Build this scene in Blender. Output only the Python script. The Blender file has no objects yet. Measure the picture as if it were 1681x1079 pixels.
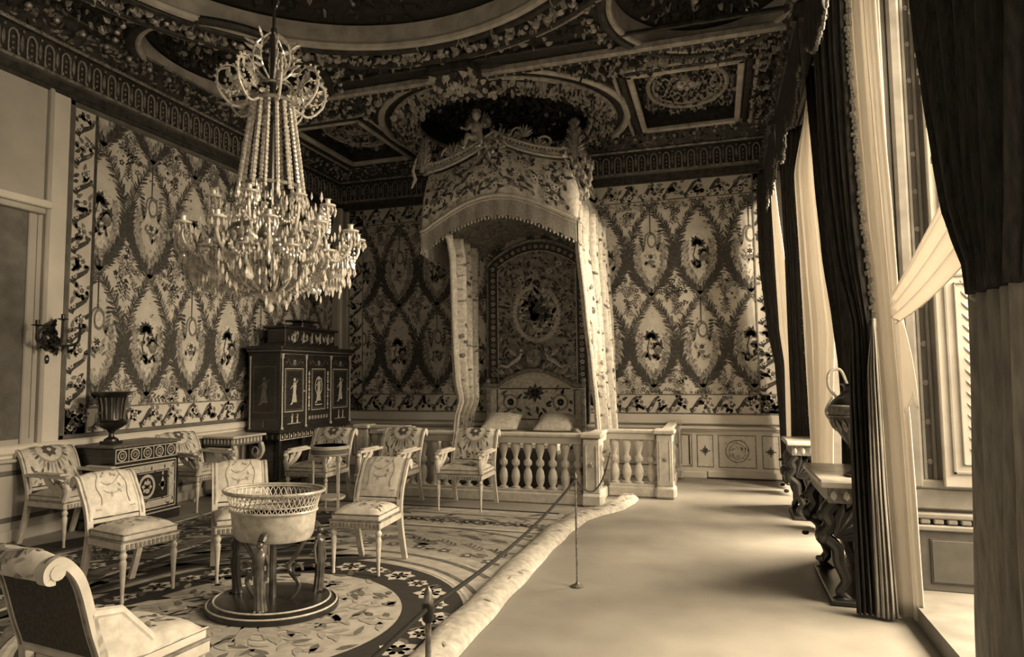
import bpy, math, random
from math import sin, cos, pi, radians, sqrt, atan2, hypot
from mathutils import Vector, Matrix
random.seed(7)
R = random.random
def ru(a, b): return a + (b - a) * R()
V = Vector
scene = bpy.context.scene
col = scene.collection

# ------------------------------------------------------------------ materials
def G(g): return (g, g * .955, g * .89, 1)
def mat(name, g, rough=.6, g2=None, scale=8., detail=4., metal=0., bump=0., spec=.4, stretch=(1, 1, 1), sheen=0.):
    m = bpy.data.materials.new(name); m.use_nodes = True
    nt = m.node_tree; b = nt.nodes['Principled BSDF']
    b.inputs['Roughness'].default_value = rough
    b.inputs['Metallic'].default_value = metal
    b.inputs['Specular IOR Level'].default_value = spec
    if g2 is None: g2 = g * .75
    tc = nt.nodes.new('ShaderNodeTexCoord'); mp = nt.nodes.new('ShaderNodeMapping')
    mp.inputs['Scale'].default_value = stretch
    nz = nt.nodes.new('ShaderNodeTexNoise'); nz.inputs['Scale'].default_value = scale
    nz.inputs['Detail'].default_value = detail
    cr = nt.nodes.new('ShaderNodeValToRGB')
    cr.color_ramp.elements[0].position = .35; cr.color_ramp.elements[0].color = G(g2)
    cr.color_ramp.elements[1].position = .65; cr.color_ramp.elements[1].color = G(g)
    nt.links.new(tc.outputs['Object'], mp.inputs['Vector']); nt.links.new(mp.outputs[0], nz.inputs['Vector'])
    nt.links.new(nz.outputs['Fac'], cr.inputs['Fac']); nt.links.new(cr.outputs['Color'], b.inputs['Base Color'])
    if bump:
        bp = nt.nodes.new('ShaderNodeBump'); bp.inputs['Strength'].default_value = bump; bp.inputs['Distance'].default_value = .02
        nt.links.new(nz.outputs['Fac'], bp.inputs['Height']); nt.links.new(bp.outputs[0], b.inputs['Normal'])
    return m
def sheer_mat():
    m = bpy.data.materials.new('sheer_muslin'); m.use_nodes = True; nt = m.node_tree
    for n in list(nt.nodes): nt.nodes.remove(n)
    o = nt.nodes.new('ShaderNodeOutputMaterial'); d = nt.nodes.new('ShaderNodeBsdfDiffuse'); t = nt.nodes.new('ShaderNodeBsdfTranslucent')
    mx = nt.nodes.new('ShaderNodeMixShader'); mx.inputs[0].default_value = .4
    nz = nt.nodes.new('ShaderNodeTexNoise'); nz.inputs['Scale'].default_value = 60
    cr = nt.nodes.new('ShaderNodeValToRGB'); cr.color_ramp.elements[0].color = G(.6); cr.color_ramp.elements[1].color = G(.7)
    nt.links.new(nz.outputs['Fac'], cr.inputs['Fac'])
    for x in (d, t): nt.links.new(cr.outputs['Color'], x.inputs['Color'])
    nt.links.new(d.outputs[0], mx.inputs[1]); nt.links.new(t.outputs[0], mx.inputs[2]); nt.links.new(mx.outputs[0], o.inputs[0])
    return m
def glass_mat():
    m = bpy.data.materials.new('window_glass'); m.use_nodes = True; nt = m.node_tree
    for n in list(nt.nodes): nt.nodes.remove(n)
    o = nt.nodes.new('ShaderNodeOutputMaterial'); t = nt.nodes.new('ShaderNodeBsdfTransparent'); g = nt.nodes.new('ShaderNodeBsdfGlossy')
    g.inputs['Roughness'].default_value = .03; t.inputs['Color'].default_value = (.95, .95, .95, 1)
    mx = nt.nodes.new('ShaderNodeMixShader'); mx.inputs[0].default_value = .06
    nt.links.new(t.outputs[0], mx.inputs[1]); nt.links.new(g.outputs[0], mx.inputs[2]); nt.links.new(mx.outputs[0], o.inputs[0])
    return m
SILK = mat('silk_ground', .66, .5, .54, 5, 5, spec=.25)
SDARK = mat('silk_dark_plume', .075, .6, .03, 26, spec=.5)
SMID = mat('silk_mid_leaf', .24, .6, .12, 24, spec=.5)
SLIT = mat('silk_light_flower', .74, .6, .5, 30)
SOFT = mat('silk_soft_leaf', .42, .7, .3, 30)
PAINT = mat('painted_wood', .46, .5, .4, 3, 6)
PAINTL = mat('painted_wood_light', .7, .5, .62, 3)
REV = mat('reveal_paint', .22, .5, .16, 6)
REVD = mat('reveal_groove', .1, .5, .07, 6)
SHUT = mat('shutter_paint', .42, .5, .36, 6)
PAINTD = mat('painted_wood_dark', .16, .55, .1, 6)
LINE = mat('moulding_shadow_line', .06, .7)
BRONZE = mat('carved_dark_gilt', .07, .5, .03, 12, 5, metal=.2, bump=.5)
GILT = mat('carved_gilt', .36, .42, .14, 14, 5, metal=.25, bump=.3)
GILTL = mat('bright_gilt', .62, .35, .42, 20, 3, metal=.2)
CEILD = mat('ceiling_dark_field', .04, .7, .02, 9, 6, bump=.4)
CEILP = mat('ceiling_plain_moulding', .6, .5, .4, 6)
WHITEG = mat('white_gilt_wood', .54, .42, .42, 15, 3)
CHAIRW = mat('chair_painted_frame', .62, .4, .48, 14, 3)
UPH = mat('chair_silk', .66, .6, .5, 18, 5, bump=.2)
UPHL = mat('chair_silk_pattern', .38, .7, .26, 30)
UPHD = mat('chair_silk_dark_flower', .12, .7, .07, 30)
DARKU = mat('chair_back_lining', .07, .8, .045, 60)
EBONY = mat('dark_mahogany', .035, .25, .02, 6, 6, stretch=(1, 1, 8), spec=.5)
INLAY = mat('pale_inlay', .55, .4, .38, 40)
INLAYM = mat('mid_inlay', .2, .4, .1, 40)
MARBLE = mat('pale_marble', .62, .25, .45, 5, 8)
DRAPE = mat('dark_drapery', .045, .8, .018, 9, 6, stretch=(6, 6, 1), bump=.3)
DRAPEF = mat('drapery_fringe', .2, .7, .07, 60)
LINING = mat('drapery_lining', .32, .7, .2, 6, 5, stretch=(8, 8, 1))
BEDSILK = mat('bed_silk', .68, .5, .46, 20, 5)
GALLOON = mat('bed_galloon', .62, .6, .45, 40)
BEDDK = mat('bed_silk_dark', .42, .6, .16, 11, 7)
FRINGE = mat('bed_fringe', .5, .6, .3, 50)
FLOOR = mat('polished_floor', .31, .42, .25, 2.2, 8, spec=.3)
CARPET = mat('carpet_ground', .47, .9, .36, 10, 7)
CARM = mat('carpet_mid', .17, .9, .1, 14, 6)
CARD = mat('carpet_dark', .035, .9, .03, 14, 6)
CARL = mat('carpet_light', .6, .9, .48, 20)
ROLL = mat('carpet_edge_cover', .52, .85, .34, 18, 7, bump=.3)
CRYS = mat('crystal', .66, .12, .4, 40, 2, spec=1.)
IRON = mat('black_iron', .02, .4)
ROPE = mat('black_cord', .015, .8)
POST = mat('worn_brass', .3, .35, .12, 40, metal=.5)
BLACKB = mat('dark_bronze', .022, .3, .012, 20, spec=.7)
BRONZEH = mat('patinated_bronze', .16, .3, .04, 9, 5, spec=.7, metal=.3)
SHEER = sheer_mat(); GLASS = glass_mat()
CANDLE = mat('candle_wax', .75, .5, .7)

# ------------------------------------------------------------------ mesh builder
class MB:
    def __init__(s): s.v = []; s.f = []; s.m = []; s.T = None
    def add(s, vs, fs, mi=0):
        k = len(s.v); T = s.T
        s.v += [tuple(T @ V(p)) if T is not None else tuple(p) for p in vs]
        s.f += [tuple(i + k for i in q) for q in fs]; s.m += [mi] * len(fs); return s
    def box(s, x0, x1, y0, y1, z0, z1, b=.004, mi=0):
        if x0 > x1: x0, x1 = x1, x0
        if y0 > y1: y0, y1 = y1, y0
        if z0 > z1: z0, z1 = z1, z0
        b = min(b, (x1 - x0) * .3, (y1 - y0) * .3, (z1 - z0) * .3)
        if b <= .0005:
            vs = [(x, y, z) for x in (x0, x1) for y in (y0, y1) for z in (z0, z1)]
            return s.add(vs, [(0, 1, 3, 2), (4, 6, 7, 5), (0, 4, 5, 1), (2, 3, 7, 6), (0, 2, 6, 4), (1, 5, 7, 3)], mi)
        vs = []; idx = {}
        for ix, x in enumerate((x0, x1)):
            for iy, y in enumerate((y0, y1)):
                for iz, z in enumerate((z0, z1)):
                    sx, sy, sz = (b, -b)[ix], (b, -b)[iy], (b, -b)[iz]
                    for a, p in enumerate(((x, y + sy, z + sz), (x + sx, y, z + sz), (x + sx, y + sy, z))):
                        idx[ix, iy, iz, a] = len(vs); vs.append(p)
        fs = []
        for i in (0, 1):
            for a, rot in ((0, 0), (1, 1), (2, 2)):
                q = []
                for j, k in ((0, 0), (0, 1), (1, 1), (1, 0)):
                    t = [0, 0, 0]; t[a] = i; o = [c for c in (0, 1, 2) if c != a]; t[o[0]] = j; t[o[1]] = k
                    q.append(idx[t[0], t[1], t[2], a])
                if (i == 0) != (a == 1): q = q
                else: q = q[::-1]
                fs.append(tuple(q))
        for a in range(3):
            o = [c for c in (0, 1, 2) if c != a]
            for j in (0, 1):
                for k in (0, 1):
                    t0 = [0, 0, 0]; t0[o[0]] = j; t0[o[1]] = k; t1 = list(t0); t1[a] = 1
                    fs.append((idx[(*t0, o[0])], idx[(*t1, o[0])], idx[(*t1, o[1])], idx[(*t0, o[1])]))
        for ix in (0, 1):
            for iy in (0, 1):
                for iz in (0, 1): fs.append((idx[ix, iy, iz, 0], idx[ix, iy, iz, 1], idx[ix, iy, iz, 2]))
        return s.add(vs, fs, mi)
    def lathe(s, prof, c=(0, 0, 0), n=16, mi=0, sx=1., sy=1., a0=0., rip=0., nr=0):
        vs = []; fs = []
        for r, z in prof:
            for i in range(n):
                a = a0 + 2 * pi * i / n; k = r * (1 + rip * cos(nr * a))
                vs.append((c[0] + k * sx * cos(a), c[1] + k * sy * sin(a), c[2] + z))
        for j in range(len(prof) - 1):
            for i in range(n): fs.append((j * n + i, j * n + (i + 1) % n, (j + 1) * n + (i + 1) % n, (j + 1) * n + i))
        if prof[0][0] > 1e-5: fs.append(tuple(range(n))[::-1])
        if prof[-1][0] > 1e-5: fs.append(tuple(range((len(prof) - 1) * n, len(prof) * n)))
        return s.add(vs, fs, mi)
    def tube(s, pts, r, n=8, mi=0, closed=False, flat=1.):
        P = [V(p) for p in pts]; N = len(P); rr = r if isinstance(r, (list, tuple)) else [r] * N
        vs = []; fs = []; up = None
        for i, p in enumerate(P):
            if closed: d = P[(i + 1) % N] - P[i - 1]
            else: d = P[min(i + 1, N - 1)] - P[max(i - 1, 0)]
            if d.length < 1e-9: d = V((0, 0, 1))
            d.normalize()
            if up is None: up = V((0, 0, 1)) if abs(d.z) < .9 else V((1, 0, 0))
            a = d.cross(up)
            if a.length < 1e-4: a = d.cross(V((1, 0, 0)))
            a.normalize(); b = a.cross(d); up = b
            for k in range(n):
                t = 2 * pi * k / n; vs.append(p + (a * cos(t) + b * sin(t) * flat) * rr[i])
        M = N if closed else N - 1
        for i in range(M):
            j = (i + 1) % N
            for k in range(n): fs.append((i * n + k, i * n + (k + 1) % n, j * n + (k + 1) % n, j * n + k))
        if not closed: fs.append(tuple(range(n))[::-1]); fs.append(tuple(range((N - 1) * n, N * n)))
        return s.add(vs, fs, mi)
    def blob(s, c, r, n=6, mi=0):
        if not isinstance(r, (list, tuple)): r = (r, r, r)
        m = max(3, n // 2 + 1); vs = [(c[0], c[1], c[2] - r[2])]; fs = []
        for j in range(1, m):
            t = -pi / 2 + pi * j / m
            for i in range(n): a = 2 * pi * i / n; vs.append((c[0] + r[0] * cos(t) * cos(a), c[1] + r[1] * cos(t) * sin(a), c[2] + r[2] * sin(t)))
        vs.append((c[0], c[1], c[2] + r[2])); L = len(vs) - 1
        for i in range(n):
            fs.append((0, 1 + (i + 1) % n, 1 + i)); fs.append((L, L - n + i, L - n + (i + 1) % n))
            for j in range(m - 2): a = 1 + j * n; fs.append((a + i, a + (i + 1) % n, a + n + (i + 1) % n, a + n + i))
        return s.add(vs, fs, mi)
    def grid(s, fn, nu, nv, mi=0, thick=0.):
        vs = [fn(i / nu, j / nv) for j in range(nv + 1) for i in range(nu + 1)]
        fs = [(j * (nu + 1) + i, j * (nu + 1) + i + 1, (j + 1) * (nu + 1) + i + 1, (j + 1) * (nu + 1) + i) for j in range(nv) for i in range(nu)]
        return s.add(vs, fs, mi)
    def sweep(s, path, prof, side, upv, mi=0, closed=False, mitre=None):
        # prof points (a,b): a along side(i), b along upv
        N = len(path); n = len(prof); vs = []; fs = []
        for i, p in enumerate(path):
            sd = side(i) if callable(side) else side
            for a, b in prof: vs.append(V(p) + V(sd) * a + V(upv) * b)
        M = N if closed else N - 1
        for i in range(M):
            j = (i + 1) % N
            for k in range(n - 1): fs.append((i * n + k, i * n + k + 1, j * n + k + 1, j * n + k))
        return s.add(vs, fs, mi)
    def leaf(s, P, U, W, N, ang, L, wd, h, mi=0):
        P = V(P); d = U * cos(ang) + W * sin(ang); e = W * cos(ang) - U * sin(ang)
        vs = [P, P + d * L * .3 + e * wd * .5, P + d * L * .7 + e * wd * .4, P + d * L, P + d * L * .7 - e * wd * .4, P + d * L * .3 - e * wd * .5, P + d * L * .35 + N * h, P + d * L * .75 + N * h * .8]
        return s.add(vs, [(0, 6, 1), (1, 6, 7, 2), (2, 7, 3), (0, 5, 6), (5, 4, 7, 6), (4, 3, 7)], mi)
    def rosette(s, P, U, W, N, r, n=8, h=.02, mi=0, mc=None):
        for i in range(n): s.leaf(V(P), U, W, N, 2 * pi * i / n, r, r * 1.2 * 3 / n * 1.6, h, mi)
        c = V(P) + N * h; s.blob(c, r * .22, 6, mi if mc is None else mc); return s
    def build(s, name, mats, parent=None, smooth=35, label=None):
        me = bpy.data.meshes.new(name); me.from_pydata(s.v, [], s.f)
        if not isinstance(mats, (list, tuple)): mats = [mats]
        for m in mats: me.materials.append(m)
        me.polygons.foreach_set('material_index', s.m)
        if smooth:
            me.polygons.foreach_set('use_smooth', [True] * len(me.polygons))
            me.set_sharp_from_angle(angle=radians(smooth))
        me.update(); me.validate()
        o = bpy.data.objects.new(name, me); col.objects.link(o)
        if parent is not None: o.parent = parent
        if label: o['label'] = label
        return o
def thing(name, label, cat, loc=(0, 0, 0), rz=0., group=None):
    o = bpy.data.objects.new(name, None); col.objects.link(o); o.empty_display_size = .1
    o.location = loc; o.rotation_euler = (0, 0, rz); o['label'] = label; o['category'] = cat
    if group: o['group'] = group
    return o
def tag(o, label, cat, group=None):
    o['label'] = label; o['category'] = cat
    if group: o['group'] = group
    return o
def struct(o, label=None):
    o['kind'] = 'structure'
    if label: o['label'] = label
    return o
def dup(root, loc, rz, label, group=None, recat=None):
    r = root.copy(); col.objects.link(r); r.location = loc; r.rotation_euler = (0, 0, rz); r['label'] = label
    if group: r['group'] = group
    for ch in list(root.children):
        c = ch.copy(); col.objects.link(c); c.parent = r
        for g in list(ch.children):
            d = g.copy(); col.objects.link(d); d.parent = c
    return r
def bez(p0, p1, p2, p3, n=10):
    o = []
    for i in range(n + 1):
        t = i / n; a = (1 - t) ** 3; b = 3 * t * (1 - t) ** 2; c = 3 * t * t * (1 - t); d = t ** 3
        o.append(tuple(a * p0[k] + b * p1[k] + c * p2[k] + d * p3[k] for k in range(len(p0))))
    return o
def lerp(a, b, t): return a + (b - a) * t
def interp(tab, x):     # tab [(x, a, b..)], ascending x
    if x <= tab[0][0]: return tab[0][1:]
    for p, q in zip(tab, tab[1:]):
        if x <= q[0]:
            t = (x - p[0]) / (q[0] - p[0] + 1e-9); t = t * t * (3 - 2 * t) * .35 + t * .65
            return tuple(lerp(u, w, t) for u, w in zip(p[1:], q[1:]))
    return tab[-1][1:]

# woven / inlaid pattern drawn as thin pieces lying on a surface
class Flat:
    def __init__(s, mb, fmap, step=.0012): s.mb = mb; s.map = fmap; s.st = step; s.clip = None
    def poly(s, pts, lay, mi):
        if s.clip:
            cx = sum(p[0] for p in pts) / len(pts); cy = sum(p[1] for p in pts) / len(pts)
            if not (s.clip[0] < cx < s.clip[1] and s.clip[2] < cy < s.clip[3]): return
        s.mb.add([s.map(u, v, lay * s.st) for u, v in pts], [tuple(range(len(pts)))], mi)
    def rect(s, u0, u1, v0, v1, lay, mi): s.poly([(u0, v0), (u1, v0), (u1, v1), (u0, v1)], lay, mi)
    def frame(s, u0, u1, v0, v1, w, lay, mi):
        s.rect(u0, u1, v0, v0 + w, lay, mi); s.rect(u0, u1, v1 - w, v1, lay, mi); s.rect(u0, u0 + w, v0 + w, v1 - w, lay, mi); s.rect(u1 - w, u1, v0 + w, v1 - w, lay, mi)
    def leaf(s, u, v, a, L, w, lay, mi):
        c, d = cos(a), sin(a)
        s.poly([(u + L * x * c - w * y * d, v + L * x * d + w * y * c) for x, y in ((0, 0), (.3, -.5), (.7, -.38), (1, 0), (.7, .38), (.3, .5))], lay, mi)
    def disc(s, u, v, r, lay, mi, ry=None, n=12):
        ry = ry or r; s.poly([(u + r * cos(2 * pi * i / n), v + ry * sin(2 * pi * i / n)) for i in range(n)], lay, mi)
    def ring(s, u, v, r, w, lay, mi, ry=None, n=20, a0=0, a1=2 * pi):
        k = (ry or r) / r
        for i in range(n):
            a, b = lerp(a0, a1, i / n), lerp(a0, a1, (i + 1) / n)
            s.poly([(u + q * cos(t), v + k * q * sin(t)) for q, t in ((r, a), (r, b), (r - w, b), (r - w, a))], lay, mi)
    def strip(s, pts, w0, w1, lay, mi):
        n = len(pts) - 1
        for i in range(n):
            (a, b), (c, d) = pts[i], pts[i + 1]; l = hypot(c - a, d - b) + 1e-9; nx, ny = -(d - b) / l, (c - a) / l
            p = lerp(w0, w1, i / n) / 2; q = lerp(w0, w1, (i + 1) / n) / 2
            s.poly([(a + nx * p, b + ny * p), (a - nx * p, b - ny * p), (c - nx * q, d - ny * q), (c + nx * q, d + ny * q)], lay, mi)
    def plume(s, pts, w0, w1, L0, L1, lay, mi, dens=.022, spread=.75, lw=.3, mi2=None):
        s.strip(pts, w0, w1, lay, mi)
        tot = sum(hypot(q[0] - p[0], q[1] - p[1]) for p, q in zip(pts, pts[1:])); acc = 0
        for p, q in zip(pts, pts[1:]):
            l = hypot(q[0] - p[0], q[1] - p[1]); a = atan2(q[1] - p[1], q[0] - p[0]); n = max(1, int(l / dens))
            for k in range(n):
                t = (acc + l * k / n) / tot; L = lerp(L0, L1, t) * ru(.75, 1.2); u = lerp(p[0], q[0], k / n); v = lerp(p[1], q[1], k / n)
                for sg in (-1, 1): s.leaf(u, v, a + sg * ru(.6, 1.15) * spread, L, L * lw, lay + ru(.1, .9), mi if (mi2 is None or R() < .6) else mi2)
            acc += l
    def flower(s, u, v, r, lay, mi, mc=None, n=5):
        a0 = ru(0, 6)
        for i in range(n): s.leaf(u, v, a0 + 2 * pi * i / n, r, r * .75, lay, mi)
        if mc is not None: s.disc(u, v, r * .3, lay + 1, mc, n=6)
    def spray(s, u, v, a, L, lay, mi, n=7):
        s.strip([(u, v), (u + L * cos(a), v + L * sin(a))], .006, .003, lay, mi)
        for k in range(n):
            t = k / n; x, y = u + L * t * cos(a), v + L * t * sin(a); s.leaf(x, y, a + (1, -1)[k % 2] * ru(.5, 1), L * .28, L * .1, lay + .3, mi)
# material order for silk: 0 ground 1 dark 2 mid 3 light 4 soft
SM = [SILK, SDARK, SMID, SLIT, SOFT]
def ogee(F, u, v, w, h, kind, dk=1, md=2):
    for sg in (-1, 1):
        lo = bez((u, v), (u + sg * w * .3, v + h * .1), (u + sg * w * 1.0, v + h * .22), (u + sg * w * .9, v + h * .5), 9)
        up = bez((u + sg * w * .9, v + h * .48), (u + sg * w * .85, v + h * .72), (u + sg * w * .4, v + h * .82), (u, v + h), 8)
        F.plume(lo, .022, .032, .115, .12, 3, dk, .021, .8, .24, dk)
        F.plume(lo, .02, .02, .10, .14, 2.2, md, .04, 1.15, .24, 4)
        F.plume(up, .03, .014, .125, .085, 2.8, dk, .025, .95, .24, md)
        inn = bez((u, v + h * .1), (u + sg * w * .25, v + h * .16), (u + sg * w * .68, v + h * .28), (u + sg * w * .5, v + h * .58), 7)
        F.plume(inn, .012, .008, .085, .07, 1.5, 4, .024, .9, .36, md)
        for k in range(12): F.flower(u + sg * ru(.4, 1.2) * w, v + h * ru(-.14, .22), ru(.018, .045), 2, random.choice((md, md, dk)), random.choice((3, None)))
        for k in range(4): F.spray(u + sg * w * ru(.25, 1.1), v + h * ru(-.1, .1), ru(0, 6.28), ru(.14, .26), 1.8, random.choice((md, md, 4, dk)), 9)
        F.spray(u + sg * w * .98, v - h * .02, pi / 2 + sg * .3, .26, 1.6, md, 11)
        F.spray(u + sg * w * .98, v - h * .05, -pi / 2 + sg * .2, .24, 1.6, md, 11)
    for k in range(7): F.leaf(u, v - .02, pi / 2 + (k - 3) * .3, .16, .034, 4, dk if k % 2 else md)
    for k in range(3): F.leaf(u, v + .02, -pi / 2 + (k - 1) * .6, .09, .03, 3.4, md)
    if kind == 'A':
        c = v + h * .42; q = 1.45
        F.disc(u, c, w * .6, 1.2, 3, w * .95, 16)
        F.strip([(u - .035 * q, c - .12 * q), (u - .06 * q, c), (u - .03 * q, c + .11 * q)], .02, .016, 5, dk)
        for k in range(10): F.leaf(u - .025, c + .12 * q, -.45 + k * .44, ru(.09, .15), .055, 5.2, dk)
        F.flower(u + .05 * q, c + .02, .1, 5, dk, 4, 7); F.disc(u + .055 * q, c - .03, .06, 5.5, md, .075, 9); F.leaf(u + .08 * q, c + .03, 1.4, .12, .04, 5.8, dk)
        for k in range(16): F.leaf(u + ru(-.13, .13), c - ru(.12, .24), pi / 2 + ru(-1.1, 1.1), .1, .04, 5.1, random.choice((md, md, dk)))
        for k in range(9): F.leaf(u + ru(-.13, .13), c + ru(-.1, .12), ru(0, 6), .07, .04, 4.9, random.choice((md, 4)))
    else:
        c = v + h * .62; q = 1.4
        F.strip([(u, v + h * .97), (u, c + .08)], .02, .012, 5, dk)
        F.ring(u + .02, c - .02, .07, .02, 5.4, md, .125); F.disc(u + .02, c - .02, .05, 5.1, 3, .1)
        for sg in (-1, 1):
            F.strip(bez((u, c + .12), (u + sg * .14, c + .08), (u + sg * .04, c - .08), (u + sg * .13, c - .2), 6), .02, .03, 5, md)
            for k in range(6): F.leaf(u + sg * .1, c - .18 + k * .06, pi / 2 - sg * (.5 + .2 * k), .1, .04, 5, random.choice((md, dk)))
        F.flower(u, c - .28, .075, 5, 3, dk, 6); F.disc(u, c - .36, .045, 5, md, .03)
        for k in range(14): F.leaf(u + ru(-.1, .1), c - .38 + ru(-.12, .1), pi / 2 + ru(-1, 1), .09, .035, 4.6, random.choice((4, md)))
def lattice(F, u0, u1, v0, v1, uc, pitch, dk=1, md=2):
    F.clip = (u0, u1, v0, v1); n0 = int((u0 - uc) / pitch) - 1; n1 = int((u1 - uc) / pitch) + 1
    for i in range(n0, n1 + 1):
        for j in range(-1, 3):
            ogee(F, uc + i * pitch, 1.39 + 1.45 * j, pitch * .5, 1.45, 'A' if (i + j) % 2 == 0 else 'B', dk, md)
    for k in range(int((u1 - u0) * (v1 - v0) * 45)): F.flower(ru(u0, u1), ru(v0, v1), ru(.012, .03), .6, random.choice((4, 4, 2)), None, 4)
    F.clip = None
def garland(F, along, a0, a1, b0, b1, lay=8, pitch=.34, dk=1, md=2):
    # flower ribbon border; along 'u' or 'v'
    def q(pts): return [(a, b) if along == 'u' else (b, a) for a, b in pts]
    F.poly(q([(a0, b0), (a1, b0), (a1, b1), (a0, b1)]), lay, 0)
    w = b1 - b0; n = max(1, round((a1 - a0) / pitch)); p = (a1 - a0) / n; bm = (b0 + b1) / 2
    for i in range(n):
        s = a0 + i * p
        F.strip(q(bez((s, b0 + w * .12), (s + p * .25, b0 + w * .1), (s + p * .35, b1 - w * .1), (s + p * .62, b1 - w * .12), 6)), w * .28, w * .12, lay + 1, dk if i % 1 == 0 else md)
        for k in range(14):
            x = s + p * .66 + ru(-.22, .22) * p; y = bm + ru(-.33, .33) * w; a, b = q([(x, y)])[0]
            F.leaf(a, b, ru(0, 6.3), w * ru(.25, .42), w * .17, lay + 1.5, random.choice((dk, md, md)))
        a, b = q([(s + p * .78, bm + w * .1)])[0]; F.flower(a, b, w * .2, lay + 3, 3, md, 6)
        a, b = q([(s + p * .25, bm - w * .25)])[0]; F.flower(a, b, w * .12, lay + 3, 3, dk, 5)
    for b in (b0, b1): F.strip(q([(a0, b), (a1, b)]), .02, .02, lay + 4, md)

# ------------------------------------------------------------------ room dimensions
XL, XR, YB, ZC = -6.67, 1.15, 10.9, 5.4
YN = -1.2
# floor
m = MB(); m.box(XL - .3, 2.6, YN, YB + .3, -.12, 0, 0, 0)
o = m.build('floor', FLOOR, smooth=0); struct(o)
# --- left wall (slots: silk 0-4, plaster 5, light paint 6, dark 7, line 8)
WM = SM + [PAINT, PAINTL, PAINTD, LINE, BRONZE]
m = MB(); m.box(XL - .3, XL, YN, YB + .3, 0, 5.75, 0, 5)
m.box(XL, XL + .012, 5.36, YB - .02, .98, 4.62, 0, 0)
F = Flat(m, lambda u, v, h: (XL + .0125 + h, u, v))
lattice(F, 5.7, 10.72, 1.27, 4.6, 6.52, .72)
garland(F, 'v', .99, 4.62, 5.42, 5.69); garland(F, 'u', 5.42, 10.78, .99, 1.27)
F.strip([(5.7, 1.27), (5.7, 4.62)], .035, .035, 13, 1)
for a, b, c, d in ((5.36, 5.42, .95, 4.66), (5.36, YB - .02, .95, 1.0), (5.36, YB - .02, 4.6, 4.66), (10.72, 10.78, .95, 4.66)):
    m.box(XL, XL + .035, a, b, c, d, .008, 7)
m.box(XL, XL + .16, 10.7, YB, .95, 4.7, .02, 5); m.box(XL, XL + .18, 10.74, 10.8, .95, 4.7, .02, 6)
struct(m.build('wall_left', WM, smooth=0), 'wall hung with plume and medallion patterned silk')
# pilaster and door surround near the frame edge
m = MB(); m.box(XL, XL + .05, 5.13, 5.355, .86, 4.68, .012, 6); m.box(XL, XL + .075, 5.1, 5.15, .86, 4.68, .01, 5); m.box(XL, XL + .03, 4.1, 5.1, .86, 4.68, .01, 5)
m.box(XL + .03, XL + .035, 4.2, 5.04, 1.0, 3.3, 0, 7)
struct(m.build('trim_1', WM), 'pale flat pilaster beside the silk wall')
m = MB(); m.box(XL, XL + .17, 3.2, 5.1, 3.36, 3.44, .012, 6); m.box(XL, XL + .12, 3.2, 5.06, 3.3, 3.36, .01, 5); m.box(XL, XL + .06, 4.93, 5.02, .9, 3.3, .01, 5)
struct(m.build('trim_2', WM), 'door surround with a small pale ledge')
# dado left
m = MB(); m.box(XL, XL + .05, YN, YB, 0, .78, .01, 5); m.box(XL, XL + .085, YN, YB, .85, .95, .02, 6); m.box(XL, XL + .11, YN, YB, .78, .815, .01, 5); m.box(XL, XL + .06, YN, YB, .815, .85, .01, 6); m.box(XL, XL + .08, YN, YB, 0, .13, .015, 5)
for i in range(9):
    a = -.9 + i * 1.3; m.box(XL + .05, XL + .06, a, a + 1.1, .2, .7, .004, 7); m.box(XL + .05, XL + .065, a + .05, a + 1.05, .25, .65, .004, 5)
struct(m.build('baseboard_left', WM), 'painted panelled dado')

# --- back wall
m = MB(); m.box(XL - .3, XR + .9, YB, YB + .3, 0, 5.75, 0, 5)
m.box(XL + .2, .95, YB - .012, YB, .97, 4.68, 0, 0)
F = Flat(m, lambda u, v, h: (u, YB - .0125 - h, v))
lattice(F, -6.12, .6, 1.27, 4.33, -.95, .74)
garland(F, 'v', .98, 4.68, .6, .92); garland(F, 'v', .98, 4.68, -6.4, -6.12); garland(F, 'u', -6.4, .92, .98, 1.27)
garland(F, 'u', -6.4, .92, 4.36, 4.66)
for i in range(30): F.flower(-6.3 + i * .24, 4.44, .05, 14, 3, 1, 5)
struct(m.build('wall_back', WM, smooth=0), 'wall hung with plume and medallion patterned silk')
m = MB(); m.box(XL, .98, YB - .04, YB, 0, .74, .01, 6); m.box(XL, .98, YB - .05, YB, .82, .965, .015, 6); m.box(XL, .98, YB - .11, YB, .745, .79, .012, 6); m.box(XL, .98, YB - .09, YB, .72, .745, .006, 5)
m.box(-.18, .98, YB - .07, YB, .02, .12, .01, 6); m.box(XL, -.2, YB - .06, YB, 0, .1, .01, 6); m.box(-.19, .98, YB - .062, YB, 0, .022, 0, 8)
F = Flat(m, lambda u, v, h: (u, YB - .041 - h, v))
for a, b in ((-.62, -.4), (-.33, -.09), (-.02, .52), (.6, .84)):
    F.frame(a, b, .17, .66, .012, 2, 1 if 0 else 7); F.frame(a + .012, b - .012, .182, .648, .02, 2, 3)
for c in (-.21, .72):
    for k in range(8): F.leaf(c, .42, k * pi / 4, .085 if k % 2 == 0 else .055, .03, 3, 7)
F.ring(.25, .42, .17, .012, 3, 2); F.ring(.25, .42, .12, .006, 3, 2)
for k in range(40):
    a = ru(0, 6.28); r = ru(.05, .24); F.leaf(.25 + r * cos(a), .42 + r * .8 * sin(a), a + 1.3, .06, .014, 3, 4)
F.strip([(-.44, .2), (-.44, .64)], .02, .02, 4, 8); F.strip([(-.62, .655), (-.44, .655)], .012, .012, 4, 8)
for i in range(6):
    a = -6.3 + i * .95; F.frame(a, a + .8, .17, .66, .02, 2, 7)
struct(m.build('baseboard_back', SM + [PAINT, PAINTL, PAINTD, LINE]), 'pale painted dado with small ornamental panels')

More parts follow.
